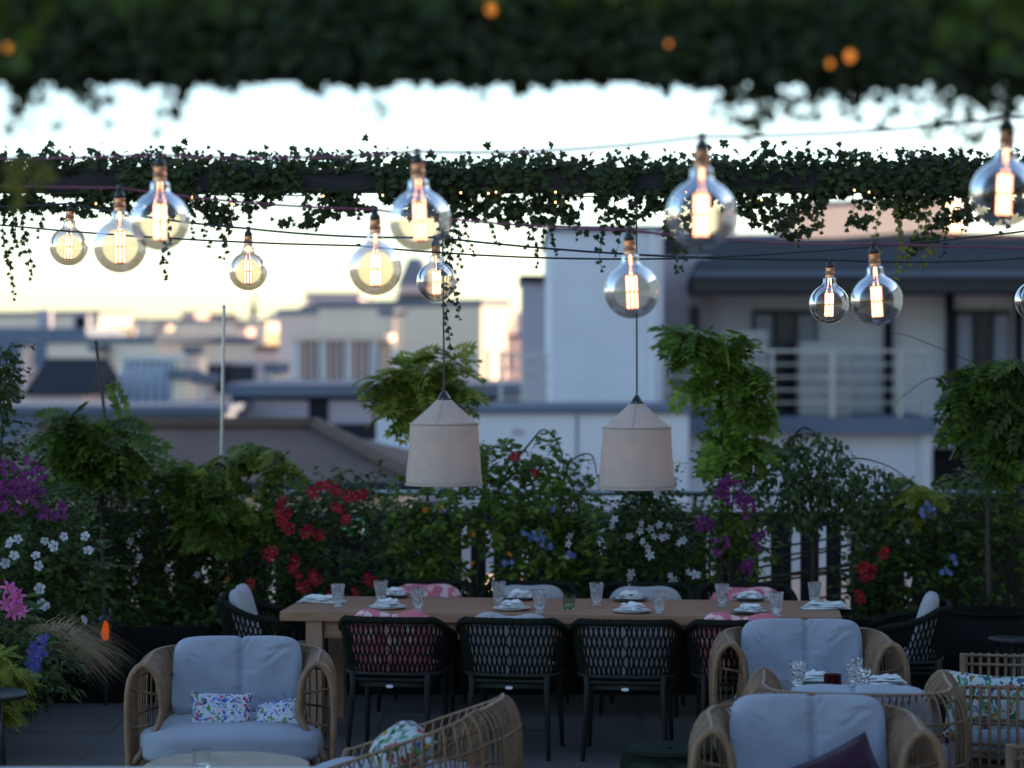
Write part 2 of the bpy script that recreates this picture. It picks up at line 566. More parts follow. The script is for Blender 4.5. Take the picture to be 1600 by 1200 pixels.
def _compound(pairs=5, lw=0.12, ll=0.44):
    vs, fs = [], []
    def leaflet(base, ang, L):
        o = len(vs)
        for x, y, z in ((0, 0, 0), (lw * L / .42, L * .42, .02), (0, L, -.05), (-lw * L / .42, L * .42, .02)):
            c, s = math.cos(ang), math.sin(ang)
            vs.append((base[0] + x * c + y * s, base[1] - x * s + y * c, base[2] + z))
        fs.extend([(o, o + 1, o + 2), (o, o + 2, o + 3)])
    for i in range(pairs):
        t = 0.14 + 0.72 * i / (pairs - 1)
        z = -0.28 * t * t
        for sg in (-1, 1):
            leaflet((0, t, z), sg * (1.15 - .3 * t), ll * (1 - .35 * abs(t - .45)))
    leaflet((0, .88, -.22), 0, ll * .8)
    o = len(vs)                              # the thin stalk
    vs.extend([(.012, 0, 0), (-.012, 0, 0), (.006, .5, -.07), (-.006, .5, -.07), (0, .95, -.25)])
    fs.extend([(o, o + 1, o + 3), (o, o + 3, o + 2), (o + 2, o + 3, o + 4)])
    return NP(vs, float), fs


TPL['compound'] = _compound()
TPL['feather'] = _compound(8, 0.07, 0.26)


def frames(dirs, nrm):
    y = dirs / np.linalg.norm(dirs, axis=1)[:, None]
    z = nrm - y * (nrm * y).sum(1)[:, None]
    z = z / np.maximum(np.linalg.norm(z, axis=1)[:, None], 1e-6)
    x = np.cross(y, z)
    return np.stack([x, y, z], axis=2)


def leaf_mesh(name, kind, pos, dirs, nrm, size, material, origin):
    tv, tf = TPL[kind]
    Rm = frames(dirs, nrm)
    v = np.einsum('nij,kj->nki', Rm, tv) * size[:, None, None] + (pos - np.array(origin))[:, None, :]
    n, k = len(pos), len(tv)
    f = (np.array(tf)[None] + (np.arange(n) * k)[:, None, None]).reshape(-1, 3)
    me = bpy.data.meshes.new(name)
    me.vertices.add(n * k)
    me.vertices.foreach_set('co', v.reshape(-1))
    me.loops.add(len(f) * 3)
    me.loops.foreach_set('vertex_index', f.reshape(-1).astype(np.int32))
    me.polygons.add(len(f))
    me.polygons.foreach_set('loop_start', (np.arange(len(f)) * 3).astype(np.int32))
    me.materials.append(material)
    me.update()
    me.validate()
    return me


_single = {}


def single_leaf(kind, material):
    key = (kind, material.name)
    if key not in _single:
        tv, tf = TPL[kind]
        b = MB(); b.add(tv, tf)
        _single[key] = b.mesh('leaf', material)
    return _single[key]


def put_leaves(parent, kind, pos, dirs, nrm, size, material, n_single=40, name='foliage'):
    """The n_single leaves nearest the camera are parts of their own, the rest one mass of real leaves."""
    if len(pos) == 0:
        return
    pos, dirs, nrm, size = NP(pos, float), NP(dirs, float), NP(nrm, float), NP(size, float)
    order = np.argsort(pos[:, 1] - 0.5 * size)
    near, rest = order[:n_single], order[n_single:]
    if len(rest):
        me = leaf_mesh(name, kind, pos[rest], dirs[rest], nrm[rest], size[rest], material, parent.location)
        tag(link(name, me, parent), kind='stuff')
    Rm = frames(dirs[near], nrm[near]) if len(near) else []
    me = single_leaf(kind, material)
    for q, i in enumerate(near):
        link('leaf', me, parent, Vector(pos[i]) - parent.location, Matrix(Rm[q].tolist()).to_quaternion(), float(size[i]))


# ------------------------------------------------------------------ flowers
def flower_mesh(n, kind, material):
    b = MB()
    for i in range(n):
        a = 2 * math.pi * i / n
        c, s = math.cos(a), math.sin(a)
        if kind == 'trumpet':
            pr = [(.05, 0, -.35), (.28, -.20, .0), (.52, -.22, .08), (.60, .05, .02), (.45, .25, .10), (.25, .16, .0)]
        elif kind == 'star':
            pr = [(.04, 0, -.10), (.20, -.13, .02), (.40, -.13, .04), (.56, 0, -.02), (.40, .13, .04), (.20, .13, .02)]
        elif kind == 'lily':
            pr = [(.03, 0, -.25), (.20, -.10, .06), (.42, -.10, .10), (.62, 0, -.02), (.42, .10, .10), (.20, .10, .06)]
        else:                                 # bract
            pr = [(.02, 0, .0), (.18, -.26, .16), (.42, -.24, .32), (.58, 0, .36), (.42, .24, .32), (.18, .26, .16)]
        o = [(x * c - y * s, x * s + y * c, z) for x, y, z in pr]
        m = tuple(sum(q[k] for q in o) / 6 + (0, 0, -.03)[k] for k in range(3))
        b.add([m] + o, [(0, 1 + k, 1 + (k + 1) % 6) for k in range(6)])
    b.mi = 1
    b.lathe([(.001, -.02), (.05, .02), (.045, .07), (.001, .10)], 6)
    return b.mesh('flower', [material, M['pistil']])


FL = {
    'red': flower_mesh(5, 'trumpet', M['pet_red']), 'white': flower_mesh(5, 'star', M['pet_white']),
    'white_trumpet': flower_mesh(5, 'trumpet', M['pet_white']), 'purple': flower_mesh(3, 'bract', M['pet_purple']),
    'pink': flower_mesh(6, 'lily', M['pet_pink']), 'blue': flower_mesh(5, 'star', M['pet_blue']),
    'violet': flower_mesh(5, 'star', M['pet_violet']), 'orange': flower_mesh(5, 'star', M['pet_orange']),
}


def put_flower(parent, kind, p, size, rng):
    d = Vector((rng.uniform(-1.1, 1.1), -1, rng.uniform(-.6, .9))).normalized()
    q = d.to_track_quat('Z', 'Y') @ Quaternion((0, 0, 1), rng.uniform(0, 6.28))
    link('flower', FL[kind], parent, Vector(p) - parent.location, q, size)


# ------------------------------------------------------------------ soft shapes
def rounded_block(w, d, h, nx=22, ny=16, nz=10, p=5.0, warp=None):
    """A cushion: a superellipsoid block on a cube grid; warp(v) bends it."""
    b = MB()
    idx = {}

    def vert(u, v, t):
        key = (round(u, 5), round(v, 5), round(t, 5))
        if key not in idx:
            q = Vector((u, v, t))
            L = (abs(u) ** p + abs(v) ** p + abs(t) ** p) ** (1 / p)
            q = q / L
            q = Vector((q.x * w / 2, q.y * d / 2, q.z * h / 2))
            if warp: q = warp(q)
            idx[key] = len(b.v)
            b.v.append(tuple(q))
        return idx[key]

    def face_grid(fn, n1, n2, flip):
        for i in range(n1):
            for j in range(n2):
                c = [fn(-1 + 2 * i / n1, -1 + 2 * j / n2), fn(-1 + 2 * (i + 1) / n1, -1 + 2 * j / n2),
                     fn(-1 + 2 * (i + 1) / n1, -1 + 2 * (j + 1) / n2), fn(-1 + 2 * i / n1, -1 + 2 * (j + 1) / n2)]
                q = [vert(*k) for k in c]
                if flip: q.reverse()
                b.f.append(tuple(q)); b.m.append(0)
    for s in (-1, 1):
        face_grid(lambda a, c: (a, c, s), nx, ny, s < 0)
        face_grid(lambda a, c: (a, s, c), nx, nz, s > 0)
        face_grid(lambda a, c: (s, a, c), ny, nz, s < 0)
    return b


def pillow_block(w, h, t, seed=0, pinch=0.10, n=20):
    """A scatter cushion standing in the XZ plane: thick in the middle, thin edges, pulled out corners."""
    b = MB()
    for side in (-1, 1):
        o = len(b.v)
        for i in range(n + 1):
            for j in range(n + 1):
                u, v = -1 + 2 * i / n, -1 + 2 * j / n
                e = max(0.0, (1 - u * u) * (1 - v * v))
                th = t / 2 * (e ** 0.38)
                kx = 1 - pinch * (1 - v * v) * abs(u) ** 1.5 * .9 - 0.0
                kz = 1 - pinch * (1 - u * u) * abs(v) ** 1.5 * .9
                wv = mnoise.noise(Vector((u * 2.3 + seed * 7, v * 2.3, seed))) * t * .10 * e ** .3
                b.v.append((u * w / 2 * kx, side * th + wv, v * h / 2 * kz))
        for i in range(n):
            for j in range(n):
                q = (o + i * (n + 1) + j, o + (i + 1) * (n + 1) + j, o + (i + 1) * (n + 1) + j + 1, o + i * (n + 1) + j + 1)
                b.f.append(q if side < 0 else q[::-1]); b.m.append(0)
    return b


def creases(rng, w, h, n=16):
    """Random wrinkle lines on a cushion front: near the corners they run inwards, along the seam they fan out."""
    out = []
    for i in range(n):
        if i % 3 < 2:
            sx, sz = rng.choice((-1, 1)), rng.choice((-1, 1, 1))
            x, z = sx * w * rng.uniform(.34, .48), sz * h * rng.uniform(.30, .47)
            a = math.atan2(-z / h, -x / w) + rng.uniform(-.7, .7)
        else:
            x, z = rng.uniform(-.08, .1) * w, rng.uniform(-.4, .45) * h
            a = rng.choice((0.5, 2.6, -.5, -2.6)) + rng.uniform(-.4, .4)
        ln = rng.uniform(.09, .24)
        out.append((x, z, math.cos(a), math.sin(a), ln, rng.uniform(.0025, .006), rng.uniform(.008, .018)))
    return out


def crease_depth(cr, x, z):
    d = 0.0
    for cx, cz, ux, uz, ln, dep, wd in cr:
        a = (x - cx) * ux + (z - cz) * uz
        if a < 0 or a > ln: continue
        q = (x - cx) * -uz + (z - cz) * ux + .012 * math.sin(a * 30)
        g = q / wd
        if abs(g) < 3.5:
            d += dep * math.sin(math.pi * a / ln) * (math.exp(-g * g) - .55 * math.exp(-(abs(g) - 1.6) ** 2))
    return d


def smooth_path(pts, k=6):
    """Catmull-Rom through the points."""
    pts = [Vector(q) for q in pts]
    out = []
    for i in range(len(pts) - 1):
        a, b_, c, d = pts[max(i - 1, 0)], pts[i], pts[i + 1], pts[min(i + 2, len(pts) - 1)]
        for j in range(k):
            t = j / k
            out.append(0.5 * (2 * b_ + (c - a) * t + (2 * a - 5 * b_ + 4 * c - d) * t * t + (3 * b_ - a - 3 * c + d) * t ** 3))
    out.append(pts[-1])
    return out

# ------------------------------------------------------------------ the ground and the terrace
def structure(o):
    o['kind'] = 'structure'
    return o


GZ = -20.0
b = MB(); b.add([(-40000, -3000, GZ), (40000, -3000, GZ), (40000, 45000, GZ), (-40000, 45000, GZ)], [(0, 1, 2, 3)])
structure(b.build('ground', M['ground']))
b = MB(); b.span((-6.5, -8, -0.35), (8.6, 17.45, 0))
structure(b.build('floor', M['floor']))
k = 0
slab = MB(); slab.box((0, 0, 0), (.794, .794, .02)); slab = slab.mesh('paving_slab', M['floor'])
for i in range(8):
    for j in range(7):
        link('paving_slab', slab, bpy.data.objects['floor'], (-2.8 + .8 * i, 10.8 + .8 * j, -.006 + .0006 * ((i * 7 + j * 3) % 4)), (0, 0, math.pi / 2 * ((i + j) % 4)))
rng = random.Random(5)
b = MB()                                        # wooded hills on the horizon
for cx, cy, w, h in ((-1500, 7000, 2600, 60), (600, 9000, 3500, 75), (-400, 5200, 900, 34)):
    n = 40
    vs = []
    for i in range(n + 1):
        u = -1 + 2 * i / n
        z = GZ + h * (max(0, 1 - u * u)) ** 1.2 * (1 + .25 * mnoise.noise(Vector((u * 4, cx, 0))))
        vs += [(cx + u * w, cy - 600, GZ), (cx + u * w, cy, z), (cx + u * w, cy + 600, GZ)]
    b.add(vs, [(3 * i + k, 3 * i + 3 + k, 3 * i + 4 + k, 3 * i + 1 + k) for i in range(n) for k in (0, 1)])
structure(b.build('hills', M['far_hill'], smooth=True))


# ------------------------------------------------------------------ town behind the terrace
def building(label, x0, x1, yt, Y, D, wall, roof='flat', rmat='zinc', rh=1.5, win=None, yaw=0.0, group=None, name='apartment_building', chim=0, cat='building'):
    a, c = P(x0, yt, Y), P(x1, yt, Y)
    zt, w = a.z, c.x - a.x
    t = thing(name, label, cat, ((a.x + c.x) / 2, Y, GZ), R(yaw), group)
    H = zt - GZ
    rr = random.Random(int(x0 * 7 + yt))
    if roof != 'flat': H -= rh
    m = MB(); m.span((-w / 2, 0, 0), (w / 2, D, H)); m.build('wall', wall, t)
    m = MB()
    e = .02 * w + .1
    if roof == 'flat':
        m.span((-w / 2 - .12, -.12, H), (w / 2 + .12, D + .12, H + .28))
    elif roof == 'gable':
        m.poly([(-w / 2 - e, -e, H), (-w / 2 - e, D / 2, H + rh), (-w / 2 - e, D + e, H)], w + 2 * e, (1, 0, 0))
    elif roof == 'hip':
        vs = [(-w / 2 - e, -e, H), (w / 2 + e, -e, H), (w / 2 + e, D + e, H), (-w / 2 - e, D + e, H), (-w / 2 + D * .4, D / 2, H + rh), (w / 2 - D * .4, D / 2, H + rh)]
        m.add(vs, [(3, 2, 1, 0), (0, 1, 5, 4), (1, 2, 5), (2, 3, 4, 5), (3, 0, 4)])
    else:                                       # mansard
        k = rh * .35
        lo = [(-w / 2 - .1, -.1, H), (w / 2 + .1, -.1, H), (w / 2 + .1, D + .1, H), (-w / 2 - .1, D + .1, H)]
        hi = [(-w / 2 + k, k, H + rh), (w / 2 - k, k, H + rh), (w / 2 - k, D - k, H + rh), (-w / 2 + k, D - k, H + rh)]
        m.add(lo + hi, [(3, 2, 1, 0), (4, 5, 6, 7), (0, 1, 5, 4), (1, 2, 6, 5), (2, 3, 7, 6), (3, 0, 4, 7)])
    rf = m.build('roof', M[rmat], t)
    for i in range(chim):
        m = MB()
        x = rr.uniform(-.4, .4) * w
        m.span((x - .35, D * .45, H), (x + .35, D * .45 + .5, H + rh + rr.uniform(.6, 1.4)))
        m.build('chimney', rr.choice([M['render_rose'], M['render_warm'], M['render_grey']]), rf)
    if win:
        cols, rows, ww, wh, st = win
        fm = pm = None
        for side in (0, 1):
            n = cols if side == 0 else max(1, int(cols * D / w * .8))
            L = w if side == 0 else D
            for i in range(n):
                for j in range(rows):
                    u = (i + .5) / n * L
                    z = H - .9 - j * st - wh / 2
                    f = MB(); pn = MB()
                    if side == 0:
                        f.box((0, 0, 0), (ww + .24, .12, wh + .24)); pn.box((0, -.045, 0), (ww, .06, wh))
                        loc = (-w / 2 + u, -.01, z)
                    else:
                        f.box((0, 0, 0), (.12, ww + .24, wh + .24)); pn.box((.045, 0, 0), (.06, ww, wh))
                        loc = (w / 2 + .01, u, z)
                    fo = link('window', f.mesh('window', M['frame_white'] if rr.random() < .6 else M['render_grey']), t, loc)
                    link('pane', pn.mesh('pane', M['window']), fo, (0, 0, 0))
    return t


def hip_house(label, x0, x1, xr0, xr1, yr, ye, Y, D, wall, rmat):
    """A low tiled roof seen from above its ridge."""
    r0, r1 = P(xr0, yr, Y + D / 2), P(xr1, yr, Y + D / 2)
    e0, e1 = P(x0, ye, Y), P(x1, ye, Y)
    t = thing('tiled_house', label, 'house', ((e0.x + e1.x) / 2, Y, GZ))
    cx = t.location.x
    ze, zr = e0.z - GZ, r0.z - GZ
    m = MB(); m.span((e0.x - cx + .4, .4, 0), (e1.x - cx - .4, D - .4, ze)); m.build('wall', wall, t)
    m = MB()
    vs = [(e0.x - cx, 0, ze), (e1.x - cx, 0, ze), (e1.x - cx, D, ze), (e0.x - cx, D, ze), (r0.x - cx, D / 2, zr), (r1.x - cx, D / 2, zr)]
    m.add(vs, [(3, 2, 1, 0), (0, 1, 5, 4), (1, 2, 5), (2, 3, 4, 5), (3, 0, 4)])
    m.build('roof', rmat, t)
    m = MB(); m.tube([(r0.x - cx, D / 2, zr + .03), (r1.x - cx, D / 2, zr + .03), (e1.x - cx, 0, ze + .05)], .12, 6)
    m.build('ridge_tiles', M['tile_roof'], t)
    m = MB(); m.tube([(e0.x - cx, -.05, ze), (e1.x - cx, -.05, ze)], .08, 6); m.build('gutter', M['zinc_dark'], t)
    return t


# the white house right behind the terrace
Yb = 45.0
t = thing('white_house', 'large white rendered house with dark overhanging roof and a railed balcony behind the terrace', 'house', (P(1200, 600, Yb).x, Yb, GZ))
o = t.location


def bx(name, mt, x0, y0, x1, y1, Y, D, parent=t, bev=0):
    a, c = P(x0, y0, Y), P(x1, y1, Y)
    m = MB(); m.span((a.x, Y, a.z), (c.x, Y + D, c.z))
    return m.build(name, M[mt] if isinstance(mt, str) else mt, parent, world=True, bevel=bev)


a, c = P(860, 360, 43), P(1036, 360, 43)
m = MB(); m.span((a.x, 43, GZ), (c.x, 52, a.z)); m.build('stair_wall', M['render_white'], t, world=True, bevel=.03)
bx('stair_wall_coping', 'zinc', 854, 352, 1042, 360, 42.9, 9.2)
bx('wall', 'render_white', 1036, 440, 1950, 660, 46.5, 6)
bx('gable_wall', 'render_grey', 1036, 400, 1110, 660, 46.2, 5)
a, c, d2 = P(1086, 456, 44.3), P(1950, 430, 44.3), P(1100, 372, 49)
m = MB()
m.add([(a.x, 44.3, a.z), (c.x, 44.3, a.z), (c.x, 54, a.z), (a.x, 54, a.z), (a.x, 44.3, c.z), (c.x, 44.3, c.z), (c.x, 54, d2.z), (d2.x, 54, d2.z), (d2.x, 49, d2.z), (c.x, 49, d2.z)],
      [(3, 2, 1, 0), (0, 1, 5, 4), (4, 5, 9, 8), (8, 9, 6, 7), (0, 4, 8, 7, 3), (1, 2, 6, 9, 5), (2, 3, 7, 6)])
m.build('roof', M['zinc_dark'], t, world=True)
bx('fascia', 'black_metal', 1084, 432, 1950, 456, 44.22, .08)
bx('gutter', 'zinc', 1084, 424, 1950, 432, 44.1, .16)
for x0, x1 in ((1176, 1276), (1492, 1578)):
    f = bx('balcony_door', 'black_metal', x0, 484, x1, 652, 46.36, .14)
    wd = (x1 - x0) / 3
    for k in range(3):
        g = bx('pane', 'window' if k == 1 else 'pane_sky', x0 + 5 + k * wd, 492, x0 + (k + 1) * wd - 3, 648, 46.32, .05, f)
bx('window', 'black_metal', 1078, 480, 1092, 560, 46.1, .1)
for x in (1388, 1484, 1592):
    a, c = P(x, 456, 46.3), P(x, 655, 46.3)
    m = MB(); m.tube([a, c], .085, 8); m.build('drainpipe', M['zinc_dark'], t, world=True)
bx('balcony_slab', 'zinc', 1030, 652, 1462, 678, 43.7, 3)
bx('lower_wall', 'render_white', 1078, 678, 1440, 900, 44.1, 2.2)
bx('corner_pier', 'frame_white', 1438, 678, 1456, 900, 43.9, .5)
bx('recess_wall', 'zinc_dark', 1456, 700, 1950, 900, 46.4, .5)
bx('recess_lintel', 'render_grey', 1456, 652, 1950, 700, 45.5, 1.2)
rl = bx('railing', 'steel', 1030, 546, 1446, 550, 43.8, .05)
for y in (568, 588, 608, 628):
    bx('rail', 'steel', 1030, y, 1446, y + 2.2, 43.81, .03, rl)
for x in (1040, 1118, 1205, 1296, 1402, 1444):
    bx('post', 'steel', x, 551, x + (9 if x in (1296, 1402) else 4), 655, 43.79, .06, rl)
for x0, y0, x1, lab in ((1250, 534, 1332, 'cream air conditioning unit with a round fan grille on the balcony of the white house'), (1130, 516, 1200, 'cream outdoor cabinet on the balcony behind the slim wisteria')):
    u = thing('air_conditioner', lab, 'air conditioner', P((x0 + x1) / 2, 652, 44.9))
    bx('casing', 'ac', x0, y0, x1, 650, 44.6, .6, u, .02)
    cc = P((x0 + x1) / 2, y0 + 52, 44.57)
    for r in (.34, .24, .13):
        m = MB(); m.tube([cc + Vector((r * math.cos(k * .314), 0, r * math.sin(k * .314))) for k in range(20)], .015, 5, closed=True)
        m.build('grille_ring', M['render_grey'], u, world=True)
for y in (440, 520, 600):
    bx('render_joint', 'frame_white', 862, y, 1034, y + 1, 42.992, .05)
a, c = P(1020, 360, 42.9), P(1020, 700, 42.9)
m = MB(); m.tube([a, c], .05, 8); m.build('downpipe', M['render_white'], t, world=True)
# low annex and its rail left of the white house
t2 = thing('annex_house', 'narrow blue grey annex with a flat cap beside the white stair wall', 'house', (P(830, 600, 50).x, 50, GZ))
bx('wall', 'render_grey', 815, 438, 905, 900, 50, 4, t2)
bx('roof', 'zinc_dark', 811, 430, 909, 440, 49.8, 4.4, t2)
t3 = thing('roof_railing', 'thin steel roof railing in front of the annex left of the white wall', 'railing', P(820, 645, 44))
bx('top_rail', 'steel', 778, 552, 858, 556, 44, .05, t3)
for y in (575, 598, 620): bx('rail', 'steel', 778, y, 858, y + 3, 44.01, .03, t3)
for x in (780, 815, 850): bx('post', 'steel', x, 556, x + 5, 645, 44, .05, t3)
t3['category'] = 'railing'
# pale parapet building in front
t4 = thing('parapet_house', 'low pale blue rendered house with a long flat parapet below the white stair wall', 'house', (P(800, 700, 39).x, 39, GZ))
bx('wall', 'render_white', 588, 646, 1076, 900, 39, 3.6, t4)
bx('coping', 'zinc', 582, 636, 1080, 646, 38.9, 3.8, t4)
bx('vent_grille', 'render_grey', 800, 670, 818, 680, 38.97, .05, t4)
for x in (700, 900, 1000): bx('panel_joint', 'zinc', x, 648, x + 3, 900, 38.98, .03, t4)
a = P(560, 688, 36.0); c = P(650, 690, 36.0)
t5 = thing('skylight', 'white sloping rooflight between the tiled roof and the pale parapet', 'skylight', P(600, 740, 35))
m = MB()
q0, q1, q2, q3 = P(552, 688, 38.6), P(660, 688, 38.6), P(690, 764, 37.6), P(572, 764, 37.6)
m.poly([q0, q3, q2, q1], .12, (0, 0, -1)); m.build('glazing', M['frame_white'], t5, world=True)
m = MB(); m.tube([q0, q3], .05, 5); m.build('glazing_bar', M['zinc'], t5, world=True)
m = MB(); m.tube([q1, q2], .05, 5); m.build('glazing_bar', M['zinc'], t5, world=True)
m = MB(); m.span((q0.x, 37.6, GZ), (q2.x, 38.6, q2.z - .15)); m.build('base', M['render_grey'], t5, world=True)

hip_house('low house with a brown tiled hip roof sloping down to the right', -150, 668, 60, 492, 668, 762, 29, 8, M['render_rose'], M['tile_roof'])

# zinc clad block
t6 = thing('zinc_block', 'long dark blue zinc clad roof storey with two pale panels', 'building', (P(600, 620, 58).x, 58, GZ))
bx('wall', 'zinc_dark', 362, 618, 856, 900, 58.3, 8, t6)
bx('cornice', 'zinc', 352, 600, 862, 619, 57.8, 9, t6)
bx('panel', 'render_grey', 384, 626, 482, 662, 58.2, .2, t6)
bx('panel', 'render_grey', 514, 626, 582, 662, 58.2, .2, t6)
bx('panel', 'render_grey', 610, 626, 850, 644, 58.2, .2, t6)
t7 = thing('zinc_block', 'low flat blue grey zinc roof left of the long zinc block', 'building', (P(240, 650, 54).x, 54, GZ))
bx('wall', 'zinc', -80, 644, 352, 900, 54, 5, t7)
bx('cornice', 'zinc', -86, 634, 358, 645, 53.8, 5.4, t7)
# glazed roof
t8 = thing('glazed_roof', 'grey glazed rooflight house with a pale end wall', 'building', (P(230, 600, 90).x, 90, GZ))
m = MB()
q0, q1, q2, q3 = P(196, 562, 93), P(268, 562, 93), P(280, 636, 89), P(176, 636, 89)
m.poly([q0, q3, q2, q1], .3, (0, 0, -1)); m.build('glazing', M['zinc'], t8, world=True)
for k in range(8):
    u = k / 7
    m = MB(); m.tube([q0.lerp(q1, u), q3.lerp(q2, u)], .07, 5); m.build('glazing_bar', M['frame_white'], t8, world=True)
bx('end_wall', 'render_warm', 276, 560, 292, 900, 88, 6, t8)
bx('wall', 'render_grey', 170, 636, 284, 900, 88.8, 5, t8)
bx('ridge', 'frame_white', 190, 556, 290, 564, 92.6, .8, t8)
# slatted block
t9 = thing('slatted_block', 'roof storey screened by tall upright slats', 'building', (P(520, 560, 74).x, 74, GZ))
bx('wall', 'zinc_dark', 462, 530, 592, 900, 75, 7, t9)
bx('cornice', 'render_warm', 454, 520, 600, 532, 74.2, 8, t9)
for k in range(14):
    x = 458 + k * 10
    bx('slat', 'render_rose' if k % 4 else 'frame_white', x, 532, x + (5 if k % 4 else 9), 602, 74.3, .25, t9)
for k in range(9):
    x = 590 + k * 24
    bx('slat', 'frame_white', x, 545, x + 7, 602, 74.3, .25, t9)

g = 'buildings of the town beyond the terrace'
building('large rose beige hotel block right of the slatted roof storey', 596, 790, 486, 112, 14, M['render_rose'], yaw=26, win=(6, 4, 1.1, 1.5, 2.9), group=g)
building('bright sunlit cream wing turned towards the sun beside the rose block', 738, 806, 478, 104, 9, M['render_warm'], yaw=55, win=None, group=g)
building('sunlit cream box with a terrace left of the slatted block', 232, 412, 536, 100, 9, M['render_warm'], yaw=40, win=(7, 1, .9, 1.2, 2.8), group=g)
building('long grey house with a dark mansard at the far left', -60, 150, 512, 125, 14, M['render_grey'], 'mansard', 'zinc', 2.0, (7, 3, 1.1, 1.5, 2.9), group=g, chim=3)
building('pale house under a low gable behind the dark climbing plants', 40, 128, 560, 84, 9, M['render_rose'], 'gable', 'zinc_dark', 1.3, (3, 2, .9, 1.3, 2.8), group=g)
building('yellow sunlit block on the skyline under the green tree tops', 146, 216, 492, 165, 12, M['render_warm'], yaw=55, win=(4, 2, 1.2, 1.6, 3), group=g)
building('grey office block on the skyline with a flat roof', 478, 562, 462, 210, 16, M['render_grey'], win=(5, 4, 1.6, 1.8, 3.2), group=g)
building('squat pale tower rising behind the lower amber bulbs', 622, 672, 402, 260, 12, M['render_grey'], 'mansard', 'zinc', 3, (3, 3, 1.4, 1.8, 3.2), group=g)
building('sunlit pale block right of the church spire', 408, 452, 504, 230, 12, M['render_warm'], yaw=58, win=(3, 2, 1.2, 1.6, 3), group=g)
building('cream block with a balcony roof between the glazed house and the spire', 300, 350, 502, 240, 12, M['render_warm'], yaw=55, win=(3, 2, 1.2, 1.6, 3), group=g)
building('grey mansard house in front of the office block', 440, 520, 508, 150, 10, M['render_rose'], 'mansard', 'zinc', 2.2, (4, 2, 1.1, 1.5, 2.9), group=g, chim=2)
building('wide mauve roof block rising behind the white house', 1030, 1300, 350, 88, 14, M['render_grey'], 'hip', 'zinc', 1.6, (7, 2, 1.2, 1.6, 2.9), group=g, chim=2)
building('rust coloured roof storey at the far right behind the ivy', 1420, 1760, 380, 70, 14, M['render_rose'], 'flat', 'tile_roof', 1.5, (7, 2, 1.2, 1.6, 2.9), yaw=25, group=g)
building('white lit roof cabin behind the ivy at the far right', 1452, 1530, 318, 120, 8, M['render_warm'], yaw=60, group=g)
# unseen block added right of the view to shade the terrace from sun
hw = thing('terrace_shading_block', 'tall unseen block added right of the terrace to keep it in shade', 'building', (14, 10, GZ))
m = MB(); m.span((9.0, -12, GZ), (20, 26, 6.5)); m.build('wall', M['render_warm'], hw, world=True)
m = MB(); m.span((8.8, -12.2, 6.5), (20.2, 26.2, 6.8)); m.build('roof', M['zinc_dark'], hw, world=True)

nb = thing('gap_shading_block', 'tall unseen block added to keep sun off the ground by the white house', 'building', (30, 40, GZ))  # unseen block added to stop sunlit ground warming the white walls
m = MB(); m.span((21.0, 27, GZ), (36, 62, 7.5)); m.build('wall', M['render_rose'], nb, world=True)
m = MB(); m.span((20.8, 26.8, 7.5), (36.2, 62.2, 7.8)); m.build('roof', M['zinc_dark'], nb, world=True)
lit = [(8, 500, 34, 300, 'cream', 'at the far left end of the skyline'), (62, 508, 22, 260, 'rose', 'left of the yellow sunlit block'), (112, 500, 16, 320, 'cream', 'just left of the yellow sunlit block'), (258, 516, 16, 230, 'cream', 'between the yellow block and the pale pole'),
       (300, 496, 32, 340, 'rose', 'left of the pale pole on the skyline'), (344, 508, 14, 300, 'cream', 'behind the pale pole'), (382, 520, 20, 190, 'rose', 'below the church spire'), (470, 512, 44, 160, 'cream', 'in front of the grey office block'), (536, 486, 26, 205, 'rose', 'on the roof side of the grey office block'),
       (556, 520, 40, 140, 'cream', 'left of the rose hotel block'), (610, 500, 24, 106, 'cream', 'at the left corner of the rose hotel block'), (40, 548, 14, 110, 'rose', 'low behind the leafy climber at the left'), (152, 556, 16, 105, 'cream', 'beside the dark leaning cane'), (300, 560, 14, 92, 'rose', 'right of the glazed roof'), (430, 590, 16, 70, 'cream', 'left of the slatted block'), (284, 600, 26, 72, 'cream', 'at the foot of the glazed roof'), (318, 606, 20, 70, 'rose', 'low beside the pale pole')]
for x, y, w, Y, cn, where in lit:  # small blocks added to imitate bright sunlit patches and glints
    building('sunlit %s block added for brightness %s' % (cn, where), x, x + w, y - 7, Y - 4, W(w, Y) * .9, M['render_warm'] if cn == 'cream' else M['render_rose'], 'flat', 'zinc', yaw=58, name='bright_patch_block', group='sunlit blocks added as bright patches')
rng = random.Random(21)
walls = [M['render_warm'], M['render_rose'], M['render_grey'], M['render_white']]
adj = {0: 'cream', 1: 'rose beige', 2: 'grey', 3: 'white'}
ORD = 'first second third fourth fifth sixth seventh eighth ninth tenth eleventh twelfth thirteenth fourteenth fifteenth sixteenth seventeenth eighteenth'.split()
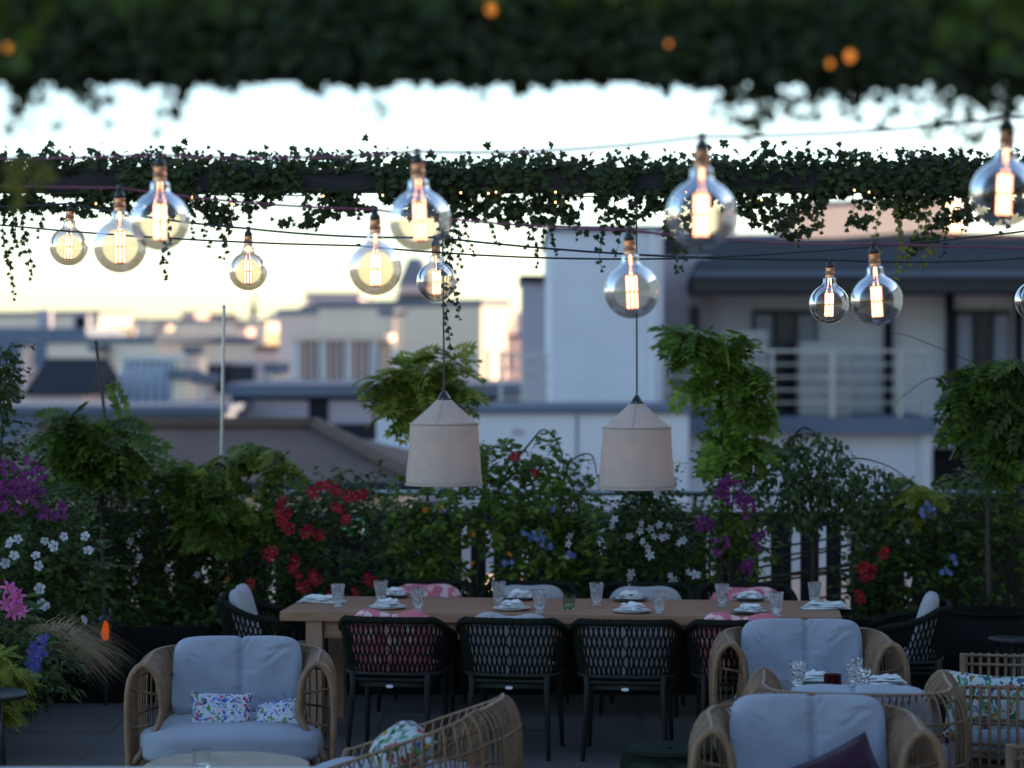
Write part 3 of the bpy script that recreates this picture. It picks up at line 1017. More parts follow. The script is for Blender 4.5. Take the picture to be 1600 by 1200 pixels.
for row, (Y0, Y1, yt0, yt1, w0, w1, cnt) in enumerate(((130, 175, 528, 562, 40, 80, 13), (210, 320, 508, 534, 30, 64, 15), (420, 620, 497, 515, 26, 60, 17), (750, 1100, 489, 508, 30, 60, 16))):
    for i in range(cnt):
        x = -40 + (i + rng.uniform(.1, .9)) * 900 / cnt
        w = rng.uniform(w0, w1)
        k = rng.choice([0, 0, 1, 1, 2, 3])
        Y = rng.uniform(Y0, Y1)
        rk = rng.choice(['flat', 'flat', 'gable', 'hip', 'mansard'])
        rm = rng.choice(['zinc', 'tile_roof', 'zinc_dark', 'zinc'])
        dist = ('near', 'middle', 'far', 'farthest')[row]
        lab = '%s %s house, %s from the left in the %s row of roofs' % (adj[k], {'flat': 'flat roofed', 'gable': 'gabled', 'hip': 'hipped', 'mansard': 'mansard'}[rk], ORD[i], dist)
        building(lab, x, x + w, rng.uniform(yt0, yt1), Y, W(w, Y) * .8, walls[k], rk, rm, W(rng.uniform(5, 9), Y),
                 (rng.choice([2, 3, 4]), 2, W(5, Y), W(7, Y), W(13, Y)) if row < 2 else None, yaw=rng.choice([-20, 10, 35, 45, 55, 62]),
                 group='town houses in the %s row' % dist, name='town_house', chim=rng.choice([0, 1, 2]) if row < 3 else 0)
# church with spire
ch = thing('church', 'distant church with a tall pointed grey spire on the skyline', 'church', P(397, 520, 640))
cc = P(397, 500, 640); sc = W(1, 640)
m = MB(); m.span((cc.x - 5 * sc, 638, GZ), (cc.x + 5 * sc, 640, cc.z + 8 * sc)); m.build('tower', M['render_grey'], ch, world=True)
m = MB(); m.lathe([(7.5 * sc, cc.z + 8 * sc), (4 * sc, cc.z + 20 * sc), (.2 * sc, cc.z + 46 * sc)], 8, (cc.x, 639, 0)); m.build('spire', M['zinc_dark'], ch, world=True)
m = MB(); m.span((cc.x + 5 * sc, 636, GZ), (cc.x + 34 * sc, 644, cc.z - 2 * sc)); m.build('nave', M['render_rose'], ch, world=True)


# thin rods and masts that stand just behind the fence
def rod(label, x0, y0, x1, y1, Y, r, mt, cat='pole', name='antenna'):
    a, c = P(x0, y0, Y), P(x1, y1, Y)
    t = thing(name, label, cat, (c.x, Y, 0.0 if Y < 17.4 else c.z))
    m = MB(); m.tube([c, a], r, 8); m.build('rod', M[mt], t, world=True)
    m = MB(); m.lathe([(r * .2, -r), (r * 1.7, 0), (r * .2, r * 2)], 8, a); m.build('tip', M[mt], t, world=True)
    if c.z > 0.2:
        m = MB(); m.tube([c, (c.x, Y, 0.02 if Y < 17.4 else GZ)], r, 6); m.build('foot', M[mt], t, world=True)
    return t


rod('dark leaning cane standing among the wisteria at the left', 150, 536, 166, 668, 16.6, .011, 'black_metal')
rod('slim pale metal pole rising in front of the town roofs', 350, 480, 346, 720, 17.1, .011, 'steel')

# ------------------------------------------------------------------ fence round the terrace
Yf = 17.15
fe = thing('board_fence', 'dark upright board fence with narrow light gaps and a steel handrail behind the plants', 'fence', (0, Yf, 0))
x = -4.6
rng = random.Random(8)
gaps = [P(q, 870, Yf).x for q in (210, 265, 322, 355, 425, 728, 766, 820, 890, 940, 1110, 1197, 1243, 1286, 1321, 1420)]
ztop, zr = P(0, 822, Yf).z, P(0, 770, Yf).z
while x < 4.8:
    w = .155
    hit = [q for q in gaps if x < q and x + w > q - .03]
    if hit:
        q = hit[0]
        if q - .03 - x > .03:
            m = MB(); m.box(((x + q - .03) / 2, Yf, ztop / 2), (q - .03 - x, .025, ztop)); m.build('board', M['fence'], fe, world=True, bevel=.003)
        x = q + (.034 if rng.random() < .6 else .022)
        continue
    m = MB(); m.box((x + w / 2, Yf + rng.uniform(-.003, .003), ztop / 2), (w - .002, .025, ztop)); m.build('board', M['fence'], fe, world=True, bevel=.003)
    x += w
m = MB(); m.span((-4.6, Yf - .03, ztop), (4.8, Yf + .05, ztop + .10)); m.build('top_board', M['fence'], fe, world=True, bevel=.004)
m = MB(); m.tube([(-4.6, Yf, zr), (4.8, Yf, zr)], .021, 10); m.build('handrail', M['steel'], fe, world=True)
for k in range(9):
    px = -4.2 + k * 1.1
    m = MB(); m.tube([(px, Yf + .02, ztop + .1), (px, Yf + .02, zr)], .013, 8); m.build('post', M['black_metal'], fe, world=True)

# ------------------------------------------------------------------ pergola beams, ivy
def on_plane(px, py, z):
    d = P(px, py, 10.0) - CAM
    return CAM + d * ((z - CAM.z) / d.z)


def beam(label, Y, y0, y1, th, x0=-4.0, x1=4.4):
    zt, zb = P(800, y0, Y).z, P(800, y1, Y).z
    t = thing('pergola_beam', label, 'beam', (0, Y, 0))
    m = MB(); m.span((x0, Y - th / 2, zb), (x1, Y + th / 2, zt)); m.build('crossbeam', M['beam'], t, world=True, bevel=.008)
    for x in (x0 + .1, x1 - .1):
        m = MB(); m.span((x - .06, Y - .06, 0.001), (x + .06, Y + .06, zb - .002)); m.build('post', M['beam'], t, world=True, bevel=.006)
    return t, zt, zb


beam_far, ZT, ZB = beam('sharp dark pergola beam draped in ivy above the dining table', 14.5, 266, 301, .16)
beam_mid, ZT2, ZB2 = beam('blurred dark pergola beam wrapped in ivy across the top of the view', 5.8, -60, 124, .18, -3.6, 3.6)
beam_near, ZT3, ZB3 = beam('nearest pergola beam just above the top edge of the view', 4.6, -150, -40, .14, -3.4, 3.4)

rng = random.Random(3)
nr = np.random.default_rng(3)


class Leaves:
    def __init__(self): self.p, self.d, self.n, self.s = [], [], [], []

    def add(self, p, d, n, s):
        self.p.append(tuple(p)); self.d.append(tuple(d)); self.n.append(tuple(n)); self.s.append(s)


def rv(rng, s=1.0):
    return Vector((rng.gauss(0, s), rng.gauss(0, s), rng.gauss(0, s)))


def strand(L, stems, a, c, rng, size, step=None, sway=.03):
    """A hanging or climbing shoot from a to c with leaves left and right."""
    a, c = Vector(a), Vector(c)
    k = max(3, int((c - a).length / .06))
    pts = []
    ph = rng.uniform(0, 6)
    for i in range(k + 1):
        u = i / k
        q = a.lerp(c, u) + Vector((math.sin(ph + u * 5) * sway, math.cos(ph * 2 + u * 4) * sway, 0)) * min(1, 3 * u)
        pts.append(q)
    stems.tube(pts, [.003 * (1 - .6 * i / k) for i in range(k + 1)], 4)
    step = step or size * .55
    n = int((c - a).length / step)
    for i in range(n):
        u = (i + rng.random()) / n
        j = min(int(u * k), k - 1)
        q = pts[j].lerp(pts[j + 1], u * k - j)
        sd = 1 if i % 2 else -1
        d = Vector((sd * rng.uniform(.3, 1), rng.uniform(-.7, .3), rng.uniform(-1.0, .1)))
        L.add(q + rv(rng, .006), d, Vector((rng.uniform(-.5, .5), -1, rng.uniform(-.2, .8))), size * rng.uniform(.65, 1.15) * (1 - .35 * u))


def prof(xs, x):
    for (a, ya), (b_, yb) in zip(xs, xs[1:]):
        if a <= x <= b_:
            return ya + (yb - ya) * (x - a) / (b_ - a)
    return xs[-1][1]


def ivy_on(label, Y, zt, zb, th, hang, front, strands, n_top, n_hang, n_front, size, sun_strands=(), n_single=120, spikes=90, x0=-60, x1=1660, climb=None):
    x0, x1 = x0 - 390, x1 + 390
    t = thing('ivy', label, 'ivy', (0, Y, zb))
    L, stems, LS = Leaves(), MB(), Leaves()
    ends = P(x0, 300, Y).x, P(x1, 300, Y).x
    for k in range(4):                         # woody runners along the beam
        pts = [(ends[0] + (ends[1] - ends[0]) * i / 60, Y - th / 2 * rng.choice([1, 1.1]) - .004 - rng.uniform(0, .02), (zt if k < 2 else zb) + rng.uniform(-.03, .03)) for i in range(61)]
        stems.tube(pts, .004, 4)
    for i in range(n_top):
        x = rng.uniform(*ends)
        den = .5 + .5 * mnoise.noise(Vector((x * 3.1, Y, 1)))
        if rng.random() > .45 + den: continue
        p = Vector((x, Y + rng.uniform(-.6, .6) * th * 1.4, zt + abs(rng.gauss(0, .03 + .05 * den)) - .02))
        L.add(p, Vector((rng.uniform(-1, 1), rng.uniform(-1, .3), rng.uniform(-.6, .8))), Vector((rng.uniform(-.4, .4), -.8, rng.uniform(.1, 1))), size * rng.uniform(.6, 1.2))
    for i in range(spikes):
        x = rng.uniform(*ends)
        h = rng.uniform(.05, .15)
        a = Vector((x, Y + rng.uniform(-.4, .2) * th, zt))
        strand(L, stems, a, a + Vector((rng.uniform(-.12, .12), rng.uniform(-.08, .05), h)), rng, size * .75)
    for i in range(n_hang):
        px = rng.uniform(x0, x1)
        x = P(px, 300, Y).x
        ym = prof(hang, px)
        zl = P(px, ym, Y).z
        u = rng.random() ** 1.35
        clump = mnoise.noise(Vector((x * 6, u * 3, Y)))
        if clump < -.12 + .25 * u - .1: continue
        p = Vector((x, Y + rng.uniform(-.8, .7) * th, zb + .02 + (zl - zb - .02) * u))
        L.add(p, Vector((rng.uniform(-.8, .8), rng.uniform(-.8, .3), rng.uniform(-1, .15))), Vector((rng.uniform(-.5, .5), -1, rng.uniform(-.2, .9))), size * rng.uniform(.55, 1.1))
    for i in range(n_front):
        a, c, w = rng.choice(front)
        px = rng.uniform(a, c)
        if rng.random() > w: continue
        x = P(px, 300, Y).x
        p = Vector((x, Y - th / 2 - rng.uniform(.005, .07), rng.uniform(zb, zt)))
        L.add(p, Vector((rng.uniform(-.9, .9), rng.uniform(-.5, 0), rng.uniform(-1, .2))), Vector((rng.uniform(-.4, .4), -1, rng.uniform(0, .9))), size * rng.uniform(.6, 1.15))
    for px, ye in strands:
        a = P(px + rng.uniform(-8, 8), 300, Y); a.z = zb; a.y = Y - th * rng.uniform(.2, .7)
        c = P(px, ye, a.y)
        strand(L, stems, a, c, rng, size * .85)
        if rng.random() < .6:
            strand(L, stems, a, a.lerp(c, rng.uniform(.5, .8)) + Vector((rng.uniform(-.05, .05), 0, 0)), rng, size * .85)
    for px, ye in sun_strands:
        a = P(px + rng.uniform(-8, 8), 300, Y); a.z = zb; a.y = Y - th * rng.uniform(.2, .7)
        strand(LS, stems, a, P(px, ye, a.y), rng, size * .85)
    tag(stems.build('stems', M['stem'], t, world=True), kind='stuff')
    put_leaves(t, 'ivy', L.p, L.d, L.n, L.s, M['ivy'], n_single)
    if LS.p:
        put_leaves(t, 'ivy', LS.p, LS.d, LS.n, LS.s, M['ivy_sun'], 30, 'lit_or_second_foliage')  # these strands are coloured as if sunlit
    return t


hang = [(-80, 340), (0, 335), (60, 336), (130, 348), (190, 332), (250, 330), (300, 338), (330, 385), (362, 352), (420, 345), (470, 362), (540, 336), (600, 330), (700, 345), (760, 350),
        (800, 352), (870, 348), (900, 362), (960, 378), (1000, 360), (1060, 372), (1130, 338), (1200, 356), (1230, 376), (1260, 366), (1300, 346), (1340, 354), (1400, 378), (1430, 396), (1480, 356), (1520, 345), (1700, 335)]
front = [(190, 300, .5), (330, 470, .7), (590, 830, 1), (830, 960, .25), (930, 985, 1), (1040, 1140, .9), (1170, 1660, 1), (1660, 2050, 1), (1340, 1500, 1), (-60, 60, .35), (-450, -60, .8)]
strands = [(15, 470), (42, 440), (28, 405), (60, 372), (262, 442), (254, 412), (308, 372), (325, 388), (345, 410), (362, 392), (388, 356), (480, 368), (500, 364), (560, 348), (688, 420), (703, 552), (694, 470), (710, 500),
           (735, 404), (772, 384), (830, 390), (832, 420), (868, 404), (905, 376), (946, 426), (960, 404), (1048, 430), (1063, 424), (1086, 406), (1212, 372), (1240, 384), (1282, 368), (1330, 362), (1470, 404), (1500, 380), (1560, 372)]
ivy_on('sharp dark green ivy trailing over the beam above the dining table', 14.5, ZT, ZB, .16, hang, front, strands, 3900, 6800, 2600, .054, [(1398, 440), (1410, 432), (1440, 426), (1426, 404), (1376, 400), (1450, 400)], 260, 160)

hang2 = [(-80, 146), (0, 146), (60, 150), (120, 134), (180, 126), (290, 128), (330, 136), (470, 136), (540, 128), (1100, 126), (1150, 138), (1190, 160), (1260, 146), (1330, 156), (1400, 146), (1480, 168), (1540, 172), (1600, 156), (1700, 150)]
strands2 = [(30, 222), (44, 205), (82, 212), (132, 182), (160, 196), (262, 204), (282, 190), (468, 146), (762, 158), (772, 142), (1150, 200), (1172, 205), (1196, 236), (1252, 176), (1286, 196), (1332, 186), (1400, 216), (1444, 206), (1486, 188), (1532, 225), (1556, 196), (1592, 180), (1210, 190), (1580, 215), (1120, 175), (1138, 205), (1185, 225), (1230, 165), (1270, 200), (1310, 175), (1350, 200), (1372, 185), (1420, 200), (1462, 230), (1500, 205), (1515, 240), (1548, 215), (1140, 160), (1090, 150), (540, 150), (700, 140), (880, 142), (590, 200)]
ivy_on('blurred dense ivy hanging from the beam across the top of the view', 5.8, ZT2, ZB2, .18, hang2, [(-450, 2050, 1)], strands2, 720, 610, 5500, .052, (), 160, 20)
t = thing('ivy', 'soft out of focus ivy sprays dangling into the top corners of the view', 'ivy', (0, 4.6, ZB3))
L, st = Leaves(), MB()
for px, ye in ((1440, 40), (1480, 110), (1520, 90), (1560, 118), (1600, 60), (1500, 60), (1540, 30), (1580, 100), (1620, 110), (0, 90), (30, 118), (55, 60), (10, 40), (-20, 100), (700, 0), (300, 10), (1000, -5)):
    a = P(px, -40, 4.55)
    strand(L, st, a, P(px + rng.uniform(-10, 10), ye, 4.55), rng, .055)
for i in range(500):
    px = rng.uniform(-100, 1700)
    L.add(P(px, rng.uniform(-150, -25), 4.52 - rng.uniform(0, .08)), rv(rng) + Vector((0, 0, -.8)), Vector((0, -1, .4)), rng.uniform(.05, .08))
tag(st.build('stems', M['stem'], t, world=True), kind='stuff')
put_leaves(t, 'ivy', L.p, L.d, L.n, L.s, M['mid'], 60)
t = thing('ivy', 'blurred yellow green ivy tip hanging in front of the beam at the far left', 'ivy', P(40, 130, 6.3))
L, st = Leaves(), MB()
a = P(46, 130, 6.3)
strand(L, st, a, P(40, 322, 6.3), rng, .055, .012)
strand(L, st, P(44, 235, 6.3), P(58, 300, 6.3), rng, .05, .012)
keep = [i for i, q in enumerate(L.p) if q[2] < P(0, 240, 6.3).z]
tag(st.build('stems', M['stem'], t, world=True), kind='stuff')
put_leaves(t, 'ivy', [L.p[i] for i in keep], [L.d[i] for i in keep], [L.n[i] for i in keep], [L.s[i] for i in keep], M['ivy_sun'], 30)


# ------------------------------------------------------------------ globe bulbs on their cables
DB = .225


def make_bulb(label, loc):
    D = DB
    t = thing('globe_bulb', label, 'light bulb', loc, 0, 'big globe bulbs strung over the terrace')
    s = lambda pr: [(r * D, z * D) for r, z in pr]
    m = MB(); m.lathe(s([(.001, .03), (.05, .02), (.06, -.02), (.095, -.06), (.10, -.14), (.085, -.145), (.001, -.145)]), 20); m.build('socket', M['socket'], t, smooth=True)
    m = MB(); m.lathe(s([(.001, -.142), (.10, -.142), (.106, -.16), (.10, -.21), (.106, -.27), (.118, -.28), (.118, -.31), (.09, -.32), (.001, -.32)]), 20); m.build('lamp_holder', M['holder'], t, smooth=True)
    m = MB(); m.lathe(s([(.08, -.315), (.105, -.32), (.11, -.34), (.10, -.35), (.11, -.36), (.10, -.375), (.11, -.39), (.09, -.40), (.001, -.40)]), 20); m.build('screw_cap', M['brass'], t, smooth=True)
    pr = [(.095, -.385), (.145, -.405), (.16, -.44), (.16, -.51), (.172, -.56), (.205, -.598)]
    pr += [(.5 * math.sin(a), -1.06 + .5 * math.cos(a)) for a in [0.47 + (math.pi - .47) * i / 26 for i in range(27)]]
    pr[-1] = (.0005, pr[-1][1])
    m = MB(); m.lathe(s(pr), 40); m.build('globe', M['bulb_glass'], t, smooth=True)
    m = MB(); m.lathe(s([(.06, -.40), (.055, -.55), (.04, -.68), (.02, -.74), (.0005, -.75)]), 14); m.build('stem', M['stem_glass'], t, smooth=True)
    for k in range(6):
        a = 2 * math.pi * k / 6 + .26
        x, y = .088 * D * math.cos(a), .088 * D * math.sin(a)
        m = MB()
        m.tube([(x, y, -.79 * D), (x, y, -1.055 * D)], .019 * D, 8)
        m.tube([(x, y, -1.085 * D), (x, y, -1.37 * D)], .017 * D, 8)
        fo = m.build('filament', M['filament'], t)
        m = MB()
        m.tube([(x, y, -.78 * D), (x, y, -1.06 * D)], .036 * D, 8)
        m.tube([(x, y, -1.08 * D), (x, y, -1.38 * D)], .036 * D, 8)
        m.build('halo_coat', M['halo'], fo, smooth=True)
    for k in (-1, 1):
        m = MB(); m.tube([(k * .03 * D, 0, -.40 * D), (k * .045 * D, 0, -.58 * D), (k * .088 * D, 0, -.775 * D)], .010 * D, 6); m.build('neck_glow_wire', M['filament'], t)  # glowing wires added so the bulb neck looks lit orange
    for z in (-.775, -1.07, -1.385):
        m = MB(); m.lathe(s([(.001, z + .008), (.105, z + .008), (.105, z - .008), (.001, z - .008)]), 14); m.build('filament_holder', M['brass'], t)
    m = MB(); m.tube([(0, 0, -.74 * D), (0, 0, -1.40 * D)], .008 * D, 6); m.build('support_wire', M['cutlery'], t)
    return t


bulbs = [  # px, centre y, px width, label
    (250, 345, 92, 'large soft globe bulb at the left overlapping a second amber bulb'),
    (652, 345, 97, 'large soft globe bulb above two smaller bulbs left of the middle'),
    (1097, 335, 109, 'biggest blurred globe bulb hanging in front of the ivy right of the middle'),
    (1574, 302, 106, 'blurred orange globe bulb cut by the upper right edge of the view'),
    (187, 385, 82, 'pinkish middle sized globe bulb half hidden behind the large left bulb'),
    (586, 420, 83, 'pinkish middle sized globe bulb low on the left of the large bulb'),
    (983, 455, 86, 'middle sized globe bulb straight above the right linen pendant lamp'),
    (1365, 470, 80, 'middle sized globe bulb close beside a smaller bulb in front of the white house'),
    (110, 385, 60, 'smallest sharp globe bulb at the far left below the beam'),
    (388, 424, 60, 'small sharp globe bulb alone above the church spire'),
    (681, 440, 62, 'small sharp globe bulb with an ivy strand above the left linen pendant lamp'),
    (1297, 475, 62, 'small sharp globe bulb left of a larger one in front of the white house'),
    (1618, 470, 61, 'small globe bulb just entering at the right edge below the ivy'),
]
proto = None
tops = []
for px, py, w, lab in bulbs:
    Y = DB * FPX / w
    c = P(px, py, Y)
    loc = c + Vector((0, 0, 1.06 * DB))
    tops.append(loc)
    if proto is None: proto = make_bulb(lab, loc)
    else:
        q = repeat(proto, lab, loc)
        q.rotation_euler = (rng.uniform(-.05, .05), rng.uniform(-.05, .05), rng.uniform(0, 6))


def cable(label, pts, r, mt):
    t = thing('light_cable', label, 'cable', pts[0])
    out = []
    for a, c in zip(pts, pts[1:]):
        a, c = Vector(a), Vector(c)
        for j in range(8):
            u = j / 8
            q = a.lerp(c, u); q.z -= .018 * 4 * u * (1 - u) * (c - a).length / 1.2
            out.append(q)
    out.append(Vector(pts[-1]))
    m = MB(); m.tube(out, r, 6); m.build('flex', M[mt], t, world=True)
    for i, q in enumerate(pts[1:-1]):
        m = MB(); m.tube([Vector(q) + Vector((0, 0, .012)), Vector(q) + Vector((0, 0, -.004))], .012, 8); m.build('clip', M['socket'], t, world=True)


up = Vector((0, 0, .012))
T = [q + up for q in tops]
cable('dusky red cable carrying the row of large blurred bulbs', [P(-700, 215, 10.4), *T[0:4], P(2500, 150, 8.3)], .0055, 'red_cable')
cable('dusky red cable carrying the row of middle sized bulbs', [P(-700, 235, 10.8), *T[4:8], P(2400, 360, 11.2)], .0055, 'red_cable')
cable('black cable carrying the row of small sharp bulbs', [P(-300, 318, 14.4), *T[8:13], P(1860, 330, 14.4)], .007, 'cable')
cable('thin black guy wire crossing below the ivy from left to right', [P(-320, 312, 14.4), P(560, 384, 13.5), P(1060, 404, 13.4), P(1880, 320, 14.4)], .006, 'cable')

# fairy lights
ft = thing('fairy_light_string', 'string of tiny warm fairy lights tucked into the ivy of the sharp beam', 'fairy lights', (0, 14.4, ZB))
pts = []
for i in range(60):
    x = -3.5 + i * .12
    pts.append((x, 14.5 - .105 - .02 * math.sin(i), ZB + .03 + .045 * math.sin(i * 1.7)))
m = MB(); m.tube(pts, .0022, 4); m.build('wire', M['cable'], ft, world=True)
fm = MB(); fm.lathe([(.0005, .006), (.0045, .004), (.0055, 0), (.0045, -.005), (.0005, -.007)], 8); fm = fm.mesh('bulb', M['fairy'])
for px, py in ((150, 318), (300, 308), (362, 318), (598, 305), (720, 301), (763, 302), (775, 300), (868, 300), (885, 315), (868, 316), (1072, 300), (1190, 312), (1335, 297), (1358, 300), (1366, 324), (1480, 318), (505, 306)):
    link('bulb', fm, ft, P(px, py, 14.33) - ft.location)
ft = thing('fairy_light_string', 'string of blurred amber fairy lights along the near ivy at the top', 'fairy lights', P(0, 70, 5.6))
spots = [(12, 74), (768, 12), (1045, 68), (1297, 99), (1328, 87)]
pts = [P(-200, -60, 5.6)]
for px, py in spots: pts += [P(px - 25, -45, 5.6), P(px, py - 14, 5.6), P(px + 14, -45, 5.6)]
m = MB(); m.tube(pts + [P(1800, -60, 5.6)], .0012, 4); m.build('wire', M['cable'], ft, world=True)
for (px, py), s in zip(spots, (1.5, 2.2, .9, 1.2, 1.9)):
    k = MB(); k.lathe([(.0005, .007 * s), (.005 * s, .004 * s), (.006 * s, 0), (.005 * s, -.005 * s), (.0005, -.008 * s)], 10)
    link('bulb', k.mesh('bulb', M['fairy_soft']), ft, P(px, py, 5.6) - ft.location)


# ------------------------------------------------------------------ linen pendants over the table
def pendant(label, px, yb, Y, lean):
    k = Y / FPX
    base = P(px, yb, Y)
    t = thing('pendant_lamp', label, 'pendant lamp', base, 0, 'linen pendant lamps over the dining table')
    rb, rs, rt, h1, h2, h3 = 60 * k, 53.5 * k, 9 * k, 95 * k, 135 * k, 146 * k
    n = 64

    def shell(p0, p1, rows, bulge, wob, name):
        m = MB()
        outer, inner = [], []
        vs = []
        for side in (0, 1):
            for i in range(rows + 1):
                u = i / rows
                r = p0[0] + (p1[0] - p0[0]) * u + bulge * math.sin(math.pi * u) - side * .003
                z = p0[1] + (p1[1] - p0[1]) * u
                for j in range(n):
                    a = 2 * math.pi * j / n
                    w = wob * mnoise.noise(Vector((math.cos(a) * 2.2, math.sin(a) * 2.2, z * 6 + px))) * math.sin(math.pi * min(1, u + .12))
                    vs.append(((r + w) * math.cos(a), (r + w) * math.sin(a), z))
        fs = []
        K = (rows + 1) * n
        for i in range(rows):
            for j in range(n):
                j2 = (j + 1) % n
                q = (i * n + j, i * n + j2, (i + 1) * n + j2, (i + 1) * n + j)
                fs.append(q); fs.append(tuple(K + e for e in q[::-1]))
        for j in range(n):
            j2 = (j + 1) % n
            fs.append((j2, j, K + j, K + j2)); fs.append((rows * n + j, rows * n + j2, K + rows * n + j2, K + rows * n + j))
        m.add(vs, fs)
        return m.build(name, M['shade'], t, smooth=True)
    shell((rb, 0), (rs, h1), 14, -.004, .007, 'shade')
    shell((rs - .001, h1), (rt, h2), 10, -.006, .006, 'shade_cone')
    ring = lambda r, z, rr, nm: MB().tube([(r * math.cos(a * .0982), r * math.sin(a * .0982), z) for a in range(64)], rr, 6, closed=True).build(nm, M['shade_trim'], t, smooth=True)
    ring(rb, .002, .006, 'hem'); ring(rs + .001, h1, .0045, 'seam')
    for a in (-1.75, .4, 2.5):
        m = MB(); m.tube([((rs + .002) * math.cos(a), (rs + .002) * math.sin(a), h1), ((rs * .5 + rt * .5 - .003) * math.cos(a), (rs * .5 + rt * .5 - .003) * math.sin(a), (h1 + h2) / 2), ((rt + .002) * math.cos(a), (rt + .002) * math.sin(a), h2)], .0025, 5)
        m.build('cone_seam', M['shade_trim'], t)
    m = MB(); m.lathe([(.001, h2 - .012), (12 * k, h2 - .012), (9.5 * k, h2 + .004), (3 * k, h3), (.001, h3)], 20); m.build('cap', M['socket'], t, smooth=True)
    m = MB()
    top = ZB + .01 - base.z
    m.tube([(0, 0, h3 - .005), (lean * .3, 0, h3 + (top - h3) * .4), (lean, 0, top)], .0055, 8); m.build('cord', M['cable'], t)
    m = MB(); m.lathe([(.0005, h1 - .10), (.02, h1 - .11), (.032, h1 - .14), (.02, h1 - .17), (.0005, h1 - .175)], 14); m.build('bulb', M['added_warm_bulb'], t, smooth=True)
    m = MB(); m.lathe([(.001, h1 - .02), (.018, h1 - .02), (.02, h1 - .10), (.001, h1 - .10)], 12); m.tube([(0, 0, h1 - .03), (0, 0, h2)], .005, 6); m.build('lamp_holder', M['socket'], t, smooth=True)
    return t


pendant('left linen pendant lamp with a bell shaped shade on a black cord', 694, 757, 14.45, -.012)
pendant('right linen pendant lamp hanging straight below a globe bulb', 995, 763, 14.40, -.004)

# ------------------------------------------------------------------ dining table and its chairs
TA = R(-5.5)
TC = Vector((.31, 14.5, 0))


def tw(lx, ly, z=0.0):
    return TC + Vector((lx * math.cos(TA) - ly * math.sin(TA), lx * math.sin(TA) + ly * math.cos(TA), z))


tl, td = 3.28, .92
t = thing('dining_table', 'long oak dining table laid for ten in the middle of the terrace', 'table', TC, TA)
for k in range(6):
    w = td / 6
    m = MB(); m.box((0, -td / 2 + (k + .5) * w, .722), (tl, w - .003, .056)); m.build('plank', M['oak'], t, bevel=.004)
for sx in (-1, 1):
    for sy in (-1, 1):
        m = MB(); m.box((sx * (tl / 2 - .20), sy * (td / 2 - .075), .346), (.10, .10, .690)); m.build('leg', M['oak_leg'], t, bevel=.006)
for sy in (-1, 1):
    m = MB(); m.box((0, sy * (td / 2 - .075), .64), (tl - .506, .035, .10)); m.build('apron', M['oak'], t, bevel=.003)
for sx in (-1, 1):
    m = MB(); m.box((sx * (tl / 2 - .20), 0, .64), (.035, td - .254, .10)); m.build('apron', M['oak'], t, bevel=.003)


def sgnpow(x, e): return math.copysign(abs(x) ** e, x)


def tub(phi, v):
    """A point of the tub back: phi round the back, v from the lower rail (0) to the top rim (1)."""
    wx, wy = .272 + .036 * v ** .8, .240 + .045 * v ** .8
    s, c = math.sin(phi), math.cos(phi)
    ztop = .635 + .142 * max(0, min(1, (s + .35) / 1.1)) ** .9
    return Vector((wx * sgnpow(c, .52), wy * sgnpow(s, .62), .47 + (ztop - .47) * v))


